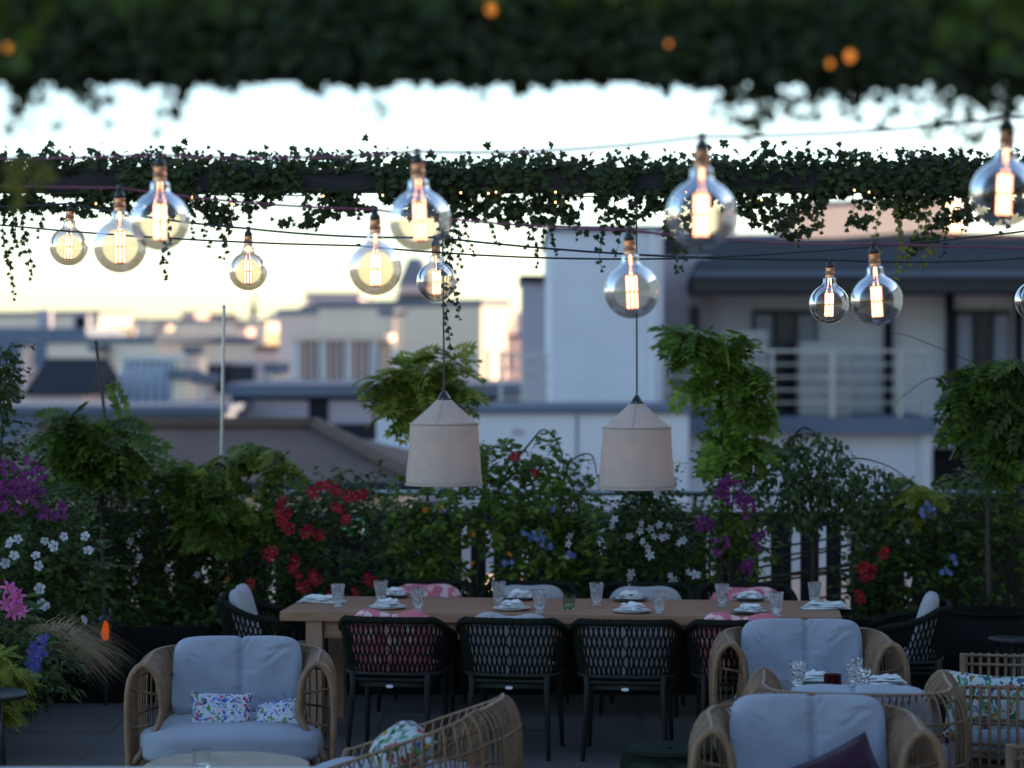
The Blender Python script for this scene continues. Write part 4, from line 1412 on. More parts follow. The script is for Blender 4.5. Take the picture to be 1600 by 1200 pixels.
def make_dining_chair(label, loc, rz, pad_mat, n_rope=92):
    t = thing('dining_chair', label, 'chair', loc, rz, 'dark woven chairs round the dining table')
    ph0, ph1 = R(-32), R(212)
    rim = [tub(ph0 + (ph1 - ph0) * i / 110, 1) for i in range(111)]
    m = MB(); m.tube(rim, [.019 + .003 * (i % 2) for i in range(111)], 7); m.build('rope_rim', M['rope'], t, smooth=True)
    low = [tub(ph0 + (ph1 - ph0) * i / 60, 0) for i in range(61)]
    m = MB(); m.tube(low, .013, 6); m.build('lower_rail', M['chair_metal'], t, smooth=True)
    for e in (ph0, ph1):
        m = MB(); m.tube([tub(e, v / 6) for v in range(7)], .017, 7); m.build('arm_post', M['rope'], t, smooth=True)
    tab, acc = [], 0.0
    for i in range(401):
        q = tub(ph0 + (ph1 - ph0) * i / 400, .5)
        if i: acc += (q - last).length
        last = q
        tab.append(acc)

    def at_len(u):
        u = max(0.0, min(1.0, u)) * acc
        lo, hi = 0, 400
        while hi - lo > 1:
            md = (lo + hi) // 2
            if tab[md] <= u: lo = md
            else: hi = md
        return ph0 + (ph1 - ph0) * (lo + (u - tab[lo]) / max(tab[hi] - tab[lo], 1e-9)) / 400
    for i in range(1, n_rope):
        pts = []
        for k in range(19):
            v = k / 18
            env = min(1, 6 * v, 6 * (1 - v))
            pts.append(tub(at_len((i + .44 * math.sin(2 * math.pi * 2.75 * v + math.pi * (i % 2)) * env) / n_rope), v))
        m = MB(); m.tube(pts, .0054, 4, caps=False); m.build('rope', M['rope'], t, smooth=True)
    for z in (.53, ):
        pass
    m = MB(); m.box((0, -.005, .435), (.46, .45, .022)); m.build('seat', M['chair_metal'], t, bevel=.008)
    m = MB(); m.tube([(-.22, -.21, .405), (.22, -.21, .405), (.22, .20, .405), (-.22, .20, .405)], .014, 6, closed=True); m.build('seat_frame', M['chair_metal'], t, smooth=True)
    for sx in (-1, 1):
        m = MB(); m.tube([(sx * .215, .225, .475), (sx * .212, .222, .40), (sx * .232, .285, .0)], [.017, .018, .012], 8); m.build('leg', M['chair_metal'], t, smooth=True)
        m = MB(); m.tube([(sx * .222, -.205, .44), (sx * .222, -.208, .38), (sx * .238, -.235, .0)], [.017, .018, .012], 8); m.build('leg', M['chair_metal'], t, smooth=True)
    m = MB(); m.poly([(.022 * math.cos(a * .4189), .232, .400 + .010 * math.sin(a * .4189)) for a in range(15)], .003, (0, 1, 0)); m.build('badge', M['white_tag'], t)
    q = rounded_block(.47, .46, .055, 14, 12, 6, 4.5, lambda v: v + Vector((0, -.01, .476 + .008 * mnoise.noise(v * 6))))
    q.build('seat_pad', pad_mat, t, smooth=True)
    def pad(v):
        z = v.z - .030 * math.exp(-(v.x / .10) ** 2) * max(0, v.z / .17) + .012 * mnoise.noise(v * 5 + Vector(loc))
        return Matrix.Rotation(R(-14), 3, 'X') @ Vector((v.x, v.y, z)) + Vector((0, .135, .640))
    q = rounded_block(.48, .12, .345, 24, 8, 18, 2.9, pad)
    q.build('back_pad', pad_mat, t, smooth=True)
    return t


def recolour(t, mt, dz=0):
    for ch in t.children:
        if ch.name.startswith(('seat_pad', 'back_pad')):
            me = ch.data.copy(); me.materials[0] = mt; ch.data = me


def lift(t, dz):
    for ch in t.children:
        if ch.name.startswith('back_pad'):
            me = PAD.copy(); me.materials[0] = ch.data.materials[0]
            for v in me.vertices:
                k = max(0, min(1, (v.co.z - .5) / .25))
                v.co.z += dz * k * (1 - .55 * math.exp(-(v.co.x / .09) ** 2))
                v.co.y += dz * .3 * k
            ch.data = me


pink, grey = M['pink_print'], M['pale_cloth']
near = [(-.885, 'dark woven chair with pink cushions nearest the left table leg, back to the view', pink), (-.215, 'dark woven chair with grey cushions, second from the left along the near side', grey),
        (.425, 'dark woven chair with grey cushions, third from the left along the near side', grey), (1.06, 'dark woven chair with pink cushions behind the rattan armchair, back to the view', pink)]
far = [(-.97, 'woven chair showing a pink cushion over the far table edge at the left', pink), (-.30, 'woven chair with a grey cushion across the table, left of the green votive', grey),
       (.44, 'woven chair with a grey cushion across the table, right of the green votive', grey), (1.10, 'woven chair showing a pink cushion over the far table edge at the right', pink)]
proto = None
crng = random.Random(4)
for lst, ly, rz in ((near, -.80, math.pi), (far, .84, 0)):
    for lx, lab, mt in lst:
        loc = tw(lx, ly + crng.uniform(-.02, .02))
        a = TA + rz + R(crng.uniform(-5, 5))
        if proto is None:
            proto = make_dining_chair(lab, loc, a, mt)
            PAD = [q.data for q in proto.children if q.name.startswith('back_pad')][0]; BASEPAD = PAD.copy(); PAD = BASEPAD
        else:
            c = repeat(proto, lab, loc, a)
            lift(c, -.02)
            if mt is not pink: recolour(c, mt)
        if proto is not None and lst is near: lift(c if lab != near[0][1] else proto, {-.885: .032, -.215: .018, .425: -.02, 1.06: .032}[lx])
c = repeat(proto, 'dark woven chair with a grey cushion at the left head of the table', tw(-1.80, .02), R(90) + TA + R(4)); recolour(c, grey); lift(c, .06)
c = repeat(proto, 'dark woven chair with a grey cushion at the right head of the table', tw(2.00, .0), R(-90) + TA - R(6)); recolour(c, grey); lift(c, .06)


# ------------------------------------------------------------------ on the table
def goblet(label, loc, group, rz=0):
    t = thing('goblet', label, 'glass', loc, rz, group)
    pr = [(.0005, 0), (.029, 0), (.030, .005), (.019, .011), (.015, .018), (.021, .024), (.031, .033), (.0345, .06), (.039, .10), (.0435, .136),
          (.0412, .136), (.0365, .10), (.0318, .06), (.026, .042), (.0005, .038)]
    m = MB(); m.lathe(pr[:10] + pr[10:], 18); m.build('bowl', M['glass'], t)
    return t


def folded_napkin(name_parent, rng, w=.17, d=.13):
    """Three soft layers of cloth folded on one another."""
    for k in range(3):
        n = 12
        b = MB()
        ang = rng.uniform(-.25, .25)
        sx, sy = w * (1 - .12 * k), d * (1 - .16 * k)
        sd = rng.uniform(0, 50)
        for side in (0, 1):
            for i in range(n + 1):
                for j in range(n + 1):
                    u, v = -1 + 2 * i / n, -1 + 2 * j / n
                    x, y = u * sx / 2, v * sy / 2
                    e = (1 - u ** 6) * (1 - v ** 6)
                    z = .004 + .013 * k + .024 * (mnoise.noise(Vector((u * 1.7 + sd, v * 1.7, k)))) * e + (.008 * e if side else 0)
                    z = max(z, .002 + .004 * k)
                    b.v.append((x * math.cos(ang) - y * math.sin(ang), x * math.sin(ang) + y * math.cos(ang), z))
        K = (n + 1) ** 2
        for i in range(n):
            for j in range(n):
                q = (i * (n + 1) + j, (i + 1) * (n + 1) + j, (i + 1) * (n + 1) + j + 1, i * (n + 1) + j + 1)
                b.f.append(q[::-1]); b.f.append(tuple(K + e for e in q)); b.m += [0, 0]
        edge = [(i, 0) for i in range(n)] + [(n, j) for j in range(n)] + [(n - i, n) for i in range(n)] + [(0, n - j) for j in range(n)]
        idx = [i * (n + 1) + j for i, j in edge]
        for a, c in zip(idx, idx[1:] + idx[:1]):
            b.f.append((a, c, K + c, K + a)); b.m.append(0)
        b.build('fold', M['napkin'], name_parent, smooth=True)


def plate(label, loc, mt, r=.112):
    t = thing('plate', label, 'plate', loc, 0, 'plates laid on the tables')
    m = MB(); m.lathe([(.0005, .003), (r * .55, .003), (r * .62, 0), (r * .68, .003), (r, .014), (r + .001, .017), (r * .68, .008), (.0005, .007)], 36); m.build('dish', mt, t, smooth=True)
    return t


def cutlery(kind, label, loc, rz):
    t = thing(kind, label, kind, loc, rz)
    m = MB(); m.poly([(-.09, -.004, 0), (-.01, -.003, 0), (-.01, .003, 0), (-.09, .005, 0)], .004, (0, 0, 1)); m.build('handle', M['cutlery'], t)
    m = MB()
    if kind == 'knife':
        m.poly([(-.01, -.004, .001), (.08, -.008, .001), (.105, .003, .001), (-.01, .004, .001)], .0015, (0, 0, 1)); m.build('blade', M['cutlery'], t)
    else:
        m.poly([(-.01, -.003, .001), (.05, -.011, .001), (.055, .011, .001), (-.01, .003, .001)], .0015, (0, 0, 1))
        for q in (-.009, -.003, .003, .009): m.span((.05, q - .0015, .001), (.10, q + .0015, .003))
        m.build('prongs', M['cutlery'], t)
    return t


ZTAB = .7505
gl = [(528, 948, 'cut glass goblet at the left end of the long table'), (595, 942, 'cut glass goblet on the far side in front of the left pink cushion'), (653, 954, 'cut glass goblet at the near left place with the pink chair'),
      (779, 944, 'cut glass goblet across the table under the light fence gap'), (843, 957, 'cut glass goblet at the second near place just left of the green votive'), (932, 946, 'cut glass goblet on the far side just right of the green votive'),
      (1030, 959, 'cut glass goblet at the third near place'), (1128, 948, 'cut glass goblet on the far side before the right pink cushion'), (1213, 962, 'cut glass goblet at the near right place'), (1273, 945, 'cut glass goblet at the right end of the long table')]
proto = None
for px, py, lab in gl:
    q = on_plane(px, py, ZTAB)
    if proto is None: proto = goblet(lab, q, 'cut glass goblets on the tables')
    else: repeat(proto, lab, q, crng.uniform(0, 6))
pl = [(503, 941, 'far left end', 1), (616, 933, 'far left pink cushion', 0), (606, 951, 'near left pink chair', 0), (812, 937, 'far place left of the green votive', 0), (800, 953, 'second near chair', 0),
      (984, 939, 'far place right of the green votive', 0), (988, 957, 'third near chair', 0), (1172, 938, 'far right pink cushion', 0), (1172, 959, 'near right pink chair', 0), (1290, 951, 'far right end', 1)]
for i, (px, py, where, end) in enumerate(pl):
    q = on_plane(px, py, ZTAB)
    mt = M['porcelain'] if i in (2, 4, 6) else M['dark_plate']
    if not end:
        plate(('white plate' if i in (2, 4, 6) else 'dark plate') + ' under a folded napkin at the ' + where, q, mt)
    nap = thing('napkin', ('flat white napkin at the %s of the long table' if end else 'folded white napkin lying at the %s') % where, 'napkin', q + Vector((0, 0, .0165 if not end else .0)), crng.uniform(-.6, .6) if not end else TA, 'white napkins on the tables')
    folded_napkin(nap, crng, .29 if end else .15, .13)
    if end:
        cutlery('knife', 'steel knife lying on the flat napkin at the ' + where, q + Vector((.02, -.01, .036)), R(-20))
        cutlery('fork', 'steel fork lying on the flat napkin at the ' + where, q + Vector((.03, .03, .036)), R(-14))


def votive(label, loc, mt, r=.033, h=.075):
    t = thing('votive_glass', label, 'candle glass', loc)
    m = MB(); m.lathe([(.0005, 0), (r * .9, 0), (r, .01), (r * 1.05, h), (r * .93, h), (r * .88, .014), (.0005, .012)], 20); m.build('cup', mt, t)
    m = MB(); m.lathe([(.0005, .0125), (r * .8, .0125), (r * .8, .03), (.0005, .031)], 14); m.build('candle', M['napkin'], t)
    return t


votive('green glass votive in the middle of the long table', on_plane(889, 952, ZTAB), M['green_glass'], .034, .085)


# ------------------------------------------------------------------ rattan tub armchairs
def resample(pts, n):
    L = [0]
    for a, c in zip(pts, pts[1:]): L.append(L[-1] + (c - a).length)
    out, j = [], 0
    for i in range(n):
        s = L[-1] * i / (n - 1)
        while j < len(L) - 2 and L[j + 1] < s: j += 1
        u = (s - L[j]) / max(L[j + 1] - L[j], 1e-9)
        out.append(pts[j].lerp(pts[j + 1], u))
    return out


def make_tub_chair(label, loc, rz, n=72, slope=0.0, wide=1.0, seed=0, back=True):
    """Tub armchair facing -Y: an arch of canes swept round arm, back and arm."""
    t = thing('rattan_armchair', label, 'armchair', loc, rz, 'rattan armchairs with grey cushions')
    rr = random.Random(seed)
    A = .42 * wide
    plan = resample(smooth_path([(-A, -.38, 0), (-A, -.1, 0), (-A * 1.0, .15, 0), (-A * .86, .33, 0), (-A * .5, .40, 0), (0, .41, 0), (A * .5, .40, 0), (A * .86, .33, 0), (A, .15, 0), (A, -.1, 0), (A, -.38, 0)], 8), n)

    def nrm(i):
        a, c = plan[max(i - 1, 0)], plan[min(i + 1, n - 1)]
        d = (c - a).normalized()
        return Vector((-d.y, d.x, 0))
    ZT0 = .755

    def sec(i, k=3, jit=0.0):
        s = i / (n - 1)
        side = min(s, 1 - s) / .5               # 0 at the arm fronts, 1 at the middle of the back
        armness = max(0, 1 - side / .55)
        hs = 1 - slope * max(0, 1 - side / .75)
        hs2 = 1 - slope * .35 * max(0, 1 - side / .75)
        base = [(.045, .0), (.068, .16), (.078, .36 * hs2), (.080, .58 * hs), (.058, .70 * hs), (0, ZT0 * hs), (-.058, .70 * hs), (-.082, .60 * hs), (-.074, .47 * hs2), (.052 * armness - .074 * (1 - armness), .27)]
        o = nrm(i)
        if o.dot(Vector((plan[i].x, plan[i].y + .1, 0))) < 0: o = -o
        pts = [plan[i] + o * (u + jit * .5) + Vector((0, 0, z)) for u, z in base]
        return smooth_path(pts, k)
    for i in range(1, n - 1):
        m = MB(); m.tube(sec(i, 3, rr.uniform(-.004, .004)), .0050 * rr.uniform(.82, 1.18), 5, caps=False); m.build('cane', M['rattan'], t, smooth=True)
    for i in (0, n - 1):
        m = MB()
        pts = sec(i, 5)
        m.tube(pts, .0165, 8); m.build('arm_hoop', M['rattan'], t, smooth=True)
    def rail(frac, r, mt):
        k = 3
        pts = [sec(i, k)[min(int(frac * k), 9 * k)] for i in range(n)]
        m = MB(); m.tube(pts, r, 5); m.build('rail', M[mt], t, smooth=True)
    for frac, r, mt in ((1.35, .007, 'rattan_dark'), (2.35, .007, 'rattan_dark'), (3.35, .007, 'rattan_dark'), (5.0, .009, 'rattan'), (6.67, .007, 'rattan_dark'), (8.0, .009, 'rattan')):
        rail(frac, r, mt)
    for i0 in (1, n - 2):                       # short bars across the open front of each arm
        for a, c in ((2.6, 8.1), (3.4, 7.2)):
            q = sec(i0, 3)
            m = MB(); m.tube([q[int(a * 3)], q[int(c * 3)]], .007, 6); m.build('arm_bar', M['rattan_dark'], t, smooth=True)
    m = MB(); m.tube([(-A + .02, -.36, .235), (A - .02, -.36, .235), (A - .06, .3, .235), (-A + .06, .3, .235)], .016, 8, closed=True); m.build('seat_frame', M['rattan'], t, smooth=True)
    m = MB(); m.box((0, -.03, .255), (A * 1.8, .62, .012)); m.build('seat_deck', M['rattan_dark'], t)
    for sx in (-1, 1):
        for y in (-.33, .27):
            m = MB(); m.tube([(sx * (A - .05), y, .24), (sx * (A - .03), y * 1.05, .0)], [.017, .013], 8); m.build('leg', M['rattan'], t, smooth=True)

    def seat_warp(v):
        dz = crease_depth(cr2, v.x, v.y) if v.z > .05 else 0
        f = max(0, min(1, (v.y + .22) / .16))
        sx = (1 - .17 * f) * wide
        x = v.x * sx
        z = v.z + .010 * mnoise.noise(Vector((v.x * 3, v.y * 3, seed))) + (.014 * (1 - (v.x / .45) ** 2) if v.z > 0 else 0)
        if v.z > 0: z -= .018 * max(0, (-v.y - .28) / .12)
        return Vector((x, v.y - .08 + .008 * mnoise.noise(Vector((v.x * 5, v.z * 9, seed))) , z + .355 - dz))
    cr2 = creases(rr, .9, .8, 14)
    q = rounded_block(.90, .80, .175, 70, 54, 10, 5.5, seat_warp); q.build('seat_cushion', M['grey_cloth'], t, smooth=True)
    cw = .66 * wide
    cr1 = creases(rr, cw, .42, 22)

    def back_warp(v):
        cr = math.exp(-((v.x - .02) / .016) ** 2)
        br = math.exp(-((v.x - .02) / .11) ** 2)
        y = v.y + (cr * .022 + br * .003) * (v.y < 0)
        z = v.z - (cr * .009) * max(0, v.z / .2)
        cx = abs(v.x) / (cw / 2)
        y += .018 * mnoise.noise(Vector((v.x * 7, v.z * 7, seed + 3)))
        y += .013 * math.sin((abs(v.x) - v.z * .8) * 42) * max(0, cx + v.z * 2 - .9) * (v.y < 0)
        if v.y < 0: y += crease_depth(cr1, v.x, v.z) * min(1, -v.y / .05)
        x = v.x * (1 - .02 * (v.z / .2))
        p = Vector((x, y, z))
        return Matrix.Rotation(R(-13), 3, 'X') @ p + Vector((0, .205, .61))
    if back:
        q = rounded_block(cw, .18, .42, 84, 10, 54, 6.5, back_warp); q.build('back_cushion', M['grey_cloth'], t, smooth=True)
    return t


def ground(px, Y): return Vector(((px - 800) / FPX * Y, Y, 0))


c1 = make_tub_chair('rattan armchair with grey cushions and two blue floral pillows at the left', ground(367, 12.15), R(3), seed=1)
repeat(c1, 'rattan armchair facing the view behind the cafe table with goblets', ground(1258, 12.95), R(-2))
c2 = repeat(c1, 'rattan armchair seen from behind between two others at the right', ground(1338, 11.12), R(180 - 6))
for ch in c2.children:
    if ch.name.startswith('back_cushion'): ch.location = (0, .02, -.05)
repeat(c1, 'rattan armchair with a plum pillow nearest the view at the lower right', ground(1268, 10.05), R(-3))
make_tub_chair('rattan armchair with sloping arms turned left at the bottom middle', ground(630, 10.55), R(-103), n=54, slope=.40, wide=.98, seed=7, back=False)


def pillow(label, loc, w, h, th, mt, rot, seed, cat='pillow', group=None):
    t = thing('pillow', label, cat, loc, 0, group)
    t.rotation_euler = rot
    q = pillow_block(w, h, th, seed); q.build('cover', M[mt], t, smooth=True)
    m = MB(); n = 12
    e = []
    for i in range(n): e.append((-1 + 2 * i / n, -1))
    for i in range(n): e.append((1, -1 + 2 * i / n))
    for i in range(n): e.append((1 - 2 * i / n, 1))
    for i in range(n): e.append((-1, 1 - 2 * i / n))
    pts = []
    for u, v in e:
        kx = 1 - .09 * (1 - v * v) * abs(u) ** 1.5
        kz = 1 - .09 * (1 - u * u) * abs(v) ** 1.5
        pts.append((u * w / 2 * kx, 0, v * h / 2 * kz))
    m.tube(pts, .004, 5, closed=True); m.build('piping', M[mt], t, smooth=True)
    return t


q = c1.location
pillow('blue floral pillow leaning on the back of the left rattan armchair', P(345, 1112, 11.93), .30, .19, .11, 'blue_print', (R(-24), R(2), R(4)), 1)
pillow('smaller blue floral pillow slumped beside the right arm of the left armchair', P(434, 1117, 11.95), .25, .15, .12, 'blue_print', (R(-40), R(-12), R(-16)), 2)
pillow('plum pillow tilted on its corner in the nearest armchair', P(1312, 1236, 9.78), .40, .34, .12, 'purple_cloth', (R(-16), R(-24), R(6)), 3)
pillow('tropical leaf print pillow lying in the armchair with sloping arms', P(628, 1172, 10.5), .31, .27, .20, 'leaf_print', (R(-58), R(6), R(-74)), 4)


# ------------------------------------------------------------------ cane loveseats at the right
def make_loveseat(label, loc, rz):
    t = thing('cane_loveseat', label, 'sofa', loc, rz, 'cane loveseats along the right side')
    hw, dp, H = .64, .40, .655

    def panel(p0, p1, ht, k):
        p0, p1 = Vector(p0), Vector(p1)
        for e in (p0, p1):
            m = MB(); m.tube([e, e + Vector((0, 0, ht))], .021, 8); m.build('post', M['rattan'], t, smooth=True)
        for i in range(1, k):
            q = p0.lerp(p1, i / k)
            m = MB(); m.tube([q + Vector((0, 0, .12)), q + Vector((0, 0, ht + .006))], .0085, 6); m.build('cane', M['rattan'], t, smooth=True)
        d = (p1 - p0).normalized().cross(Vector((0, 0, 1))) * .011
        for z in (ht - .006, ht - .055, ht - .165, ht - .185, ht - .285, ht - .32, .16):
            m = MB(); m.tube([p0 + d + Vector((0, 0, z)), p1 + d + Vector((0, 0, z))], .0085, 6); m.build('rail', M['rattan'], t, smooth=True)
    panel((-hw, -dp, 0), (-hw, dp, 0), H, 18)
    panel((hw, dp, 0), (hw, -dp, 0), H, 18)
    panel((-hw + .03, dp, 0), (hw - .03, dp, 0), H + .10, 28)
    m = MB(); m.box((0, 0, .25), (2 * hw - .05, 2 * dp - .05, .035)); m.build('seat_deck', M['rattan_dark'], t, bevel=.005)
    rounded_block(2 * hw - .07, .76, .16, 26, 18, 8, 6, lambda v: v + Vector((0, -.02, .352 + .006 * mnoise.noise(v * 4)))).build('seat_cushion', M['grey_cloth'], t, smooth=True)
    for sx in (-1, 1):
        rounded_block(.56, .16, .36, 20, 8, 16, 4.6, lambda v, sx=sx: Matrix.Rotation(R(-12), 3, 'X') @ v + Vector((sx * .29, .26, .58))).build('back_cushion', M['grey_cloth'], t, smooth=True)
    return t


ls = make_loveseat('cane loveseat with barred arms and tropical pillows at the right edge', (2.70, 12.28, 0), R(-101))
repeat(ls, 'cane loveseat just showing its barred arm in the lower right corner', (2.33, 9.26, 0), R(-101))
pillow('tropical leaf print pillow behind the barred arm of the right loveseat', P(1548, 1106, 11.93), .46, .34, .13, 'leaf_print', (R(-12), R(3), R(-8)), 5)
pillow('blue floral pillow lying flat behind the barred arm of the right loveseat', P(1592, 1156, 11.96), .36, .22, .12, 'blue_print', (R(-50), R(-8), R(0)), 6)

# ------------------------------------------------------------------ small tables, poufs, tableware at the right
cq = on_plane(1322, 1072, .62)
t = thing('cafe_table', 'small dark cafe table laid with goblets between the rattan armchairs', 'table', (cq.x, cq.y, 0), R(2))
rounded_block(.66, .52, .026, 16, 12, 4, 9, lambda v: v + Vector((0, 0, .607))).build('table_top', M['black_metal'], t, smooth=True)
m = MB(); m.tube([(0, 0, .02), (0, 0, .6)], .03, 12); m.build('column', M['black_metal'], t, smooth=True)
m = MB(); m.lathe([(.0005, 0), (.2, 0), (.2, .012), (.05, .022), (.0005, .022)], 28); m.build('foot', M['black_metal'], t)
zc = .6205
for px, py, lab in ((1246, 1077, 'cut glass goblet at the left of the small cafe table'), (1334, 1072, 'cut glass goblet at the back of the small cafe table behind another'), (1347, 1090, 'cut glass goblet at the front of the small cafe table')):
    repeat(proto, lab, on_plane(px, py, zc), crng.uniform(0, 6))
votive('deep red glass votive on the small cafe table', on_plane(1301, 1084, zc), M['red_glass'], .042, .095)
for px, py, w, lab in ((1275, 1068, .14, 'folded white napkin left of the red votive on the cafe table'), (1384, 1073, .20, 'rolled white napkin at the right end of the cafe table')):
    q = on_plane(px, py, zc)
    plate('dark plate under the ' + lab.replace(' on the cafe table', '').replace(' at the right end of the cafe table', ' at the cafe table'), q, M['dark_plate'], .095)
    nap = thing('napkin', lab, 'napkin', q + Vector((0, 0, .0165)), R(4), 'white napkins on the tables')
    folded_napkin(nap, crng, w, .10)

cq = on_plane(352, 1197, .45)
t = thing('coffee_table', 'round bleached wood slab coffee table before the left armchair', 'table', (cq.x, cq.y + .04, 0))
m = MB()
n = 48
ed = [.365 * (1 + .03 * mnoise.noise(Vector((math.cos(i * .1309) * 2, math.sin(i * .1309) * 2, 3)))) for i in range(n)]
m.poly([(ed[i] * math.cos(i * .1309), ed[i] * math.sin(i * .1309), .39) for i in range(n)], .06, (0, 0, 1)); m.build('slab', M['slab'], t, bevel=.008)
for k in range(3):
    a = k * 2.094 + .5
    m = MB(); m.tube([(.2 * math.cos(a), .2 * math.sin(a), .39), (.27 * math.cos(a), .27 * math.sin(a), 0)], .014, 8); m.build('leg', M['black_metal'], t, smooth=True)
q = on_plane(315, 1199, .4502)
t = thing('tumbler', 'ribbed clear tumbler on the wood slab coffee table', 'glass', q)
m = MB(); n = 40
def rib(r): return r
pr = [(.0005, 0), (.036, 0), (.038, .004), (.040, .085), (.037, .085), (.034, .012), (.0005, .010)]
m.lathe(pr, 14); m.build('cup', M['water'], t)

q = on_plane(250, 1198, .75)
t = thing('pale_table', 'pale stone table top edge along the bottom left of the view', 'table', (-1.45, q.y - .36, 0))
m = MB(); m.box((0, 0, .735), (1.45, .72, .03)); m.build('table_top', M['white_top'], t, bevel=.006)
for sx in (-1, 1):
    for sy in (-1, 1):
        m = MB(); m.tube([(sx * .62, sy * .28, .72), (sx * .62, sy * .28, 0)], .02, 8); m.build('leg', M['black_metal'], t, smooth=True)


def side_table(label, q, r, h):
    t = thing('side_table', label, 'side table', (q.x, q.y, 0), 0, 'round black side tables')
    m = MB(); m.lathe([(.0005, h - .012), (r, h - .012), (r + .004, h + .012), (r - .002, h + .012), (r - .006, h - .004), (.0005, h - .004)], 40); m.build('tray', M['black_metal'], t, smooth=True)
    for k in range(3):
        a = k * 2.094 - .9
        m = MB(); m.tube([(r * .55 * math.cos(a), r * .55 * math.sin(a), h - .012), (r * .85 * math.cos(a), r * .85 * math.sin(a), 0)], .010, 8); m.build('leg', M['black_metal'], t, smooth=True)
    return t


side_table('round black tray side table cut by the left edge of the view', on_plane(-20, 1086, .5), .2, .5)
side_table('round black side table in the shade beside the large pot at the right', on_plane(1576, 1000, .52), .12, .52)


def pouf(label, q, r, h):
    t = thing('pouf', label, 'pouf', (q.x, q.y, 0), 0, 'bottle green poufs')
    pr = [(.0005, .004), (r * .9, .004), (r * .98, h * .15), (r, h * .5), (r * .98, h * .82), (r * .86, h * .97), (r * .5, h), (.0005, h - .012)]
    pr = [(p.x, p.z) for p in smooth_path([(a, 0, c) for a, c in pr], 4)]
    m = MB(); m.lathe(pr, 40); m.build('body', M['green_cloth'], t, smooth=True)
    m = MB(); m.tube([(r * .9 * math.cos(a * .157), r * .9 * math.sin(a * .157), h * .955) for a in range(40)], .007, 6, closed=True); m.build('piping', M['green_cloth'], t, smooth=True)
    m = MB(); m.lathe([(.0005, h + .002), (.016, h - .002), (.02, h - .012)], 12); m.build('button', M['green_cloth'], t, smooth=True)


pouf('bottle green pouf standing behind another one next to the nearest armchair', on_plane(1046, 1166, .40), .24, .40)
pouf('bottle green pouf low in the view left of the nearest armchair', on_plane(1046, 1196, .36), .23, .36)

# escape sign on the fence
q = P(552, 824, 16.95)
t = thing('exit_sign', 'small green and white emergency exit sign fixed among the red flowers', 'sign', q)
w, h = W(36, 16.95), W(24, 16.95)
m = MB(); m.box((0, .012, 0), (w + .012, .02, h + .012)); m.build('housing', M['frame_white'], t, bevel=.003)
m = MB(); m.box((0, 0, 0), (w, .004, h)); m.build('green_panel', M['sign_green'], t)
m = MB(); m.poly([(.33 * w + a * w, -.003, c * h) for a, c in ((-.16, -.40), (.13, -.40), (.13, .40), (-.16, .40))], .002, (0, 1, 0)); m.build('doorway', M['sign_white'], t)
m = MB()
m.poly([(a * w, -.003, c * h) for a, c in ((-.42, .02), (-.30, .20), (-.30, .09), (-.18, .09), (-.18, -.05), (-.30, -.05), (-.30, -.16))], .002, (0, 1, 0)); m.build('arrow', M['sign_white'], t)
m = MB()
for pts in (((-.04, .02), (.06, .16), (.10, .12), (.01, -.06)), ((.01, -.06), (.06, -.02), (.10, -.24), (.05, -.36), (.0, -.34), (.05, -.22)), ((-.04, -.02), (.01, -.06), (-.06, -.24), (-.14, -.24), (-.14, -.18), (-.08, -.18)),
            ((.06, .14), (.10, .12), (.16, .02), (.13, -.01)), ((-.02, .10), (.03, .06), (-.07, .0), (-.13, .08), (-.10, .11), (-.07, .07))):
    m.poly([(a * w, -.003, c * h) for a, c in pts], .002, (0, 1, 0))
m.poly([(.105 * w + .05 * w * math.cos(k * .6283), -.003, .25 * h + .075 * h * math.sin(k * .6283)) for k in range(10)], .002, (0, 1, 0))
m.build('running_figure', M['sign_white'], t)

# amber lantern low among the plants
q = P(165, 1000, 15.5)
t = thing('lantern', 'small amber lantern glowing low among the plants at the left', 'lantern', (q.x, q.y, 0))
z0, hh = q.z - .02, .15
m = MB(); m.tube([(0, 0, 0), (0, 0, z0)], .012, 8); m.build('stake', M['black_metal'], t)
m = MB(); m.lathe([(.0005, z0), (.045, z0), (.045, z0 + .012), (.0005, z0 + .012)], 16); m.build('base', M['black_metal'], t)
m = MB(); m.lathe([(.05, z0 + hh), (.03, z0 + hh + .03), (.0005, z0 + hh + .045)], 16); m.build('lid', M['black_metal'], t)
for k in range(4):
    a = k * 1.571 + .78
    m = MB(); m.tube([(.042 * math.cos(a), .042 * math.sin(a), z0), (.042 * math.cos(a), .042 * math.sin(a), z0 + hh)], .004, 6); m.build('bar', M['black_metal'], t)
m = MB(); m.lathe([(.0005, z0 + .012), (.024, z0 + .03), (.029, z0 + .07), (.017, z0 + .12), (.0005, z0 + .155)], 14); m.build('flame', M['ember'], t, smooth=True)

# ------------------------------------------------------------------ planters
def planter(label, x0, x1, y0, y1, h):
    t = thing('planter', label, 'planter', ((x0 + x1) / 2, (y0 + y1) / 2, 0), 0, 'black trough planters round the terrace')
    for a, c in (((x0, y0, 0.001), (x1, y0 + .03, h)), ((x0, y1 - .03, 0.001), (x1, y1, h)), ((x0, y0 + .031, 0.001), (x0 + .03, y1 - .031, h)), ((x1 - .03, y0 + .031, 0.001), (x1, y1 - .031, h))):
        m = MB(); m.span(a, c); m.build('side', M['planter'], t, world=True, bevel=.004)
    m = MB(); m.span((x0 + .032, y0 + .032, .03), (x1 - .032, y1 - .032, h - .04)); m.build('soil', M['soil'], t, world=True)


